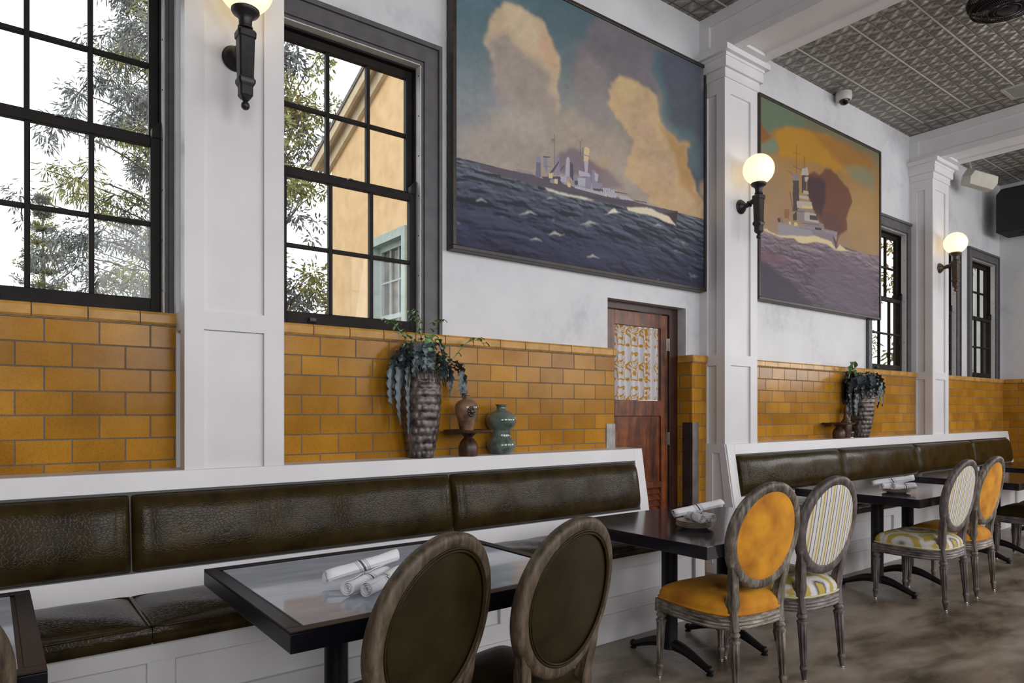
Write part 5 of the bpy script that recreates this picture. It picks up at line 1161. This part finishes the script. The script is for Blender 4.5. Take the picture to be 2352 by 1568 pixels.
# trees
def leaf_cluster(m, c, q, n, rad, L, w, droop=.5, flat=1.0):
    for k in range(n):
        d_ = Vector((q.gauss(0, 1), q.gauss(0, 1), q.gauss(0, 1)*flat)).normalized(); p = Vector(c)+d_*rad*q.random()**.6
        a = (d_+Vector((0, 0, -droop))+Vector((q.uniform(-.5, .5), q.uniform(-.5, .5), q.uniform(-.5, .5)))).normalized(); s = a.cross(Vector((q.uniform(-1, 1), q.uniform(-1, 1), q.uniform(-1, 1)))).normalized()
        l = L*q.uniform(.6, 1.3); o = len(m.v); m.v += [tuple(p), tuple(p+a*l*.5+s*w), tuple(p+a*l), tuple(p+a*l*.5-s*w)]; m.f.append((o, o+1, o+2, o+3))
def tree(label, base, trunk_top, clusters, mats, seed, n=60, rad=.28, L=.16, w=.018, droop=.6, name='tree', twr=.05, leafname='foliage'):
    q = random.Random(seed); t = thing(name, label, 'tree', base); B = Vector(base); m = MB()
    T = Vector(trunk_top)-B; m.tube(smooth_path([(0, 0, 0), T*.4+Vector((.15, .1, 0)), T*.75, T], 6), [twr*3*(1-.8*k/18) for k in range(19)], 8)
    fo = {}
    for c in clusters:
        c = Vector(c)-B; h = max(.3, min(.98, (c.z/T.z)*.85)); r0 = T*h; mid = r0.lerp(c, .5)+Vector((0, 0, .18)); 
        m.tube(smooth_path([r0, mid+Vector((q.uniform(-.15, .15), q.uniform(-.1, .1), q.uniform(-.1, .15))), c], 4), [twr*.42*(1-.85*k/8) for k in range(9)], 5)
        f = fo.setdefault(q.choice(mats), MB()); leaf_cluster(f, c, q, n, rad*q.uniform(.7, 1.2), L, w, droop)
        for s in range(2):
            c2 = c+Vector((q.uniform(-1, 1), q.uniform(-.5, .5), q.uniform(-1, .6)))*rad*1.3; leaf_cluster(f, c2, q, n//3, rad*.5, L, w, droop); m.tube([c, c2], .007, 4)
    m.build('trunk', 'bark', t)
    for k, f in fo.items(): f.build(leafname, k, t, smooth=0, recalc=False)
    return t
def ray(u, v, y):
    ca, sa = math.cos(YAW), math.sin(YAW); a = (u-1176)/FPX; dx = ca+sa*a; dy = sa-ca*a; k = y/dy; return (dx*k, y, CAMH+(HOR-v)/FPX*k)
q = random.Random(11); cl_ = []
for k in range(96):
    z = q.uniform(2.5, 6.9); x = 1.75-abs(q.gauss(0, .52))-.1; y = q.uniform(8.2, 9.8)
    if x > -.1: cl_.append((x, y, z))
tree('grey-green leafy tree with drooping sprays behind the leftmost window', (2.35, 9.3, -.8), (1.9, 9.2, 7.5), cl_, ['tree_grey', 'tree_grey', 'tree_grey', 'tree_olive'], 12, n=150, rad=.2, L=.095, w=.0075, droop=.9)
q = random.Random(21); cl_ = []
for k in range(92):
    z = q.uniform(2.2, 8.6); x = q.uniform(3.3, 5.35)+.0*z; y = q.uniform(12.6, 14.2)
    if 4.2 < z < 5.2 and q.random() < .5: continue
    cl_.append((x, y, z))
tree('yellow-green broadleaf tree left of the orange house wing', (4.4, 13.4, -.8), (4.5, 13.4, 8.5), cl_, ['tree_olive', 'tree_olive', 'tree_grey', 'tree_gold'], 22, n=120, rad=.34, L=.13, w=.022, droop=.4)
q = random.Random(31)
tree('yellow-green tree glimpsed beyond the far small windows', (12.9, 5.2, -.8), (12.9, 5.2, 4.6), [(q.uniform(11.9, 13.2), q.uniform(4.7, 5.4), q.uniform(1.9, 4.8)) for k in range(34)], ['tree_olive', 'tree_gold', 'tree_gold'], 32, n=80, rad=.26, L=.12, w=.02)
tree('thin tree beyond the window beside the battleship painting', (17.5, 8.4, -.8), (17.4, 8.4, 6.4), [(q.uniform(16.4, 18.6), q.uniform(8.0, 8.8), q.uniform(2.6, 6.6)) for k in range(18)], ['tree_olive'], 33, n=60, rad=.22, L=.12, w=.015)
# norfolk pine far away
t = thing('norfolk_pine', 'distant conical pine with tiered branches low in the leftmost window', 'tree', (1.12, 22, -.8)); q = random.Random(41)
tr_ = MB().tube([(0, 0, 0), (0.03, 0, 4), (0, 0, 7.9)], [.12, .08, .01], 8); fol = {'tree_grey': MB(), 'tree_olive': MB()}
for k in range(17):
    z = 7.75-.36*k*1.03; r = .10+.082*k*1.15; nb = 7
    for j_ in range(nb):
        a = 2*math.pi*(j_+q.random()*.5)/nb+k; rr = r*q.uniform(.75, 1.15); P = smooth_path([(0, 0, z), (rr*.5*math.cos(a), rr*.5*math.sin(a), z-.02*k*.35), (rr*math.cos(a), rr*math.sin(a), z+.12)], 4); tr_.tube(P, .012, 4)
        f = fol['tree_olive' if q.random() < .45 else 'tree_grey']
        for i in range(9): p = P[2+int(6*i/9)] if len(P) > 8 else P[-1]; leaf_cluster(f, P[min(len(P)-1, 2+int((len(P)-3)*i/8))], q, 12, .10, .10, .017, -.6, .5)
tr_.build('trunk', 'bark', t)
for k, f in fol.items(): f.build('foliage', k, t, smooth=0, recalc=False)
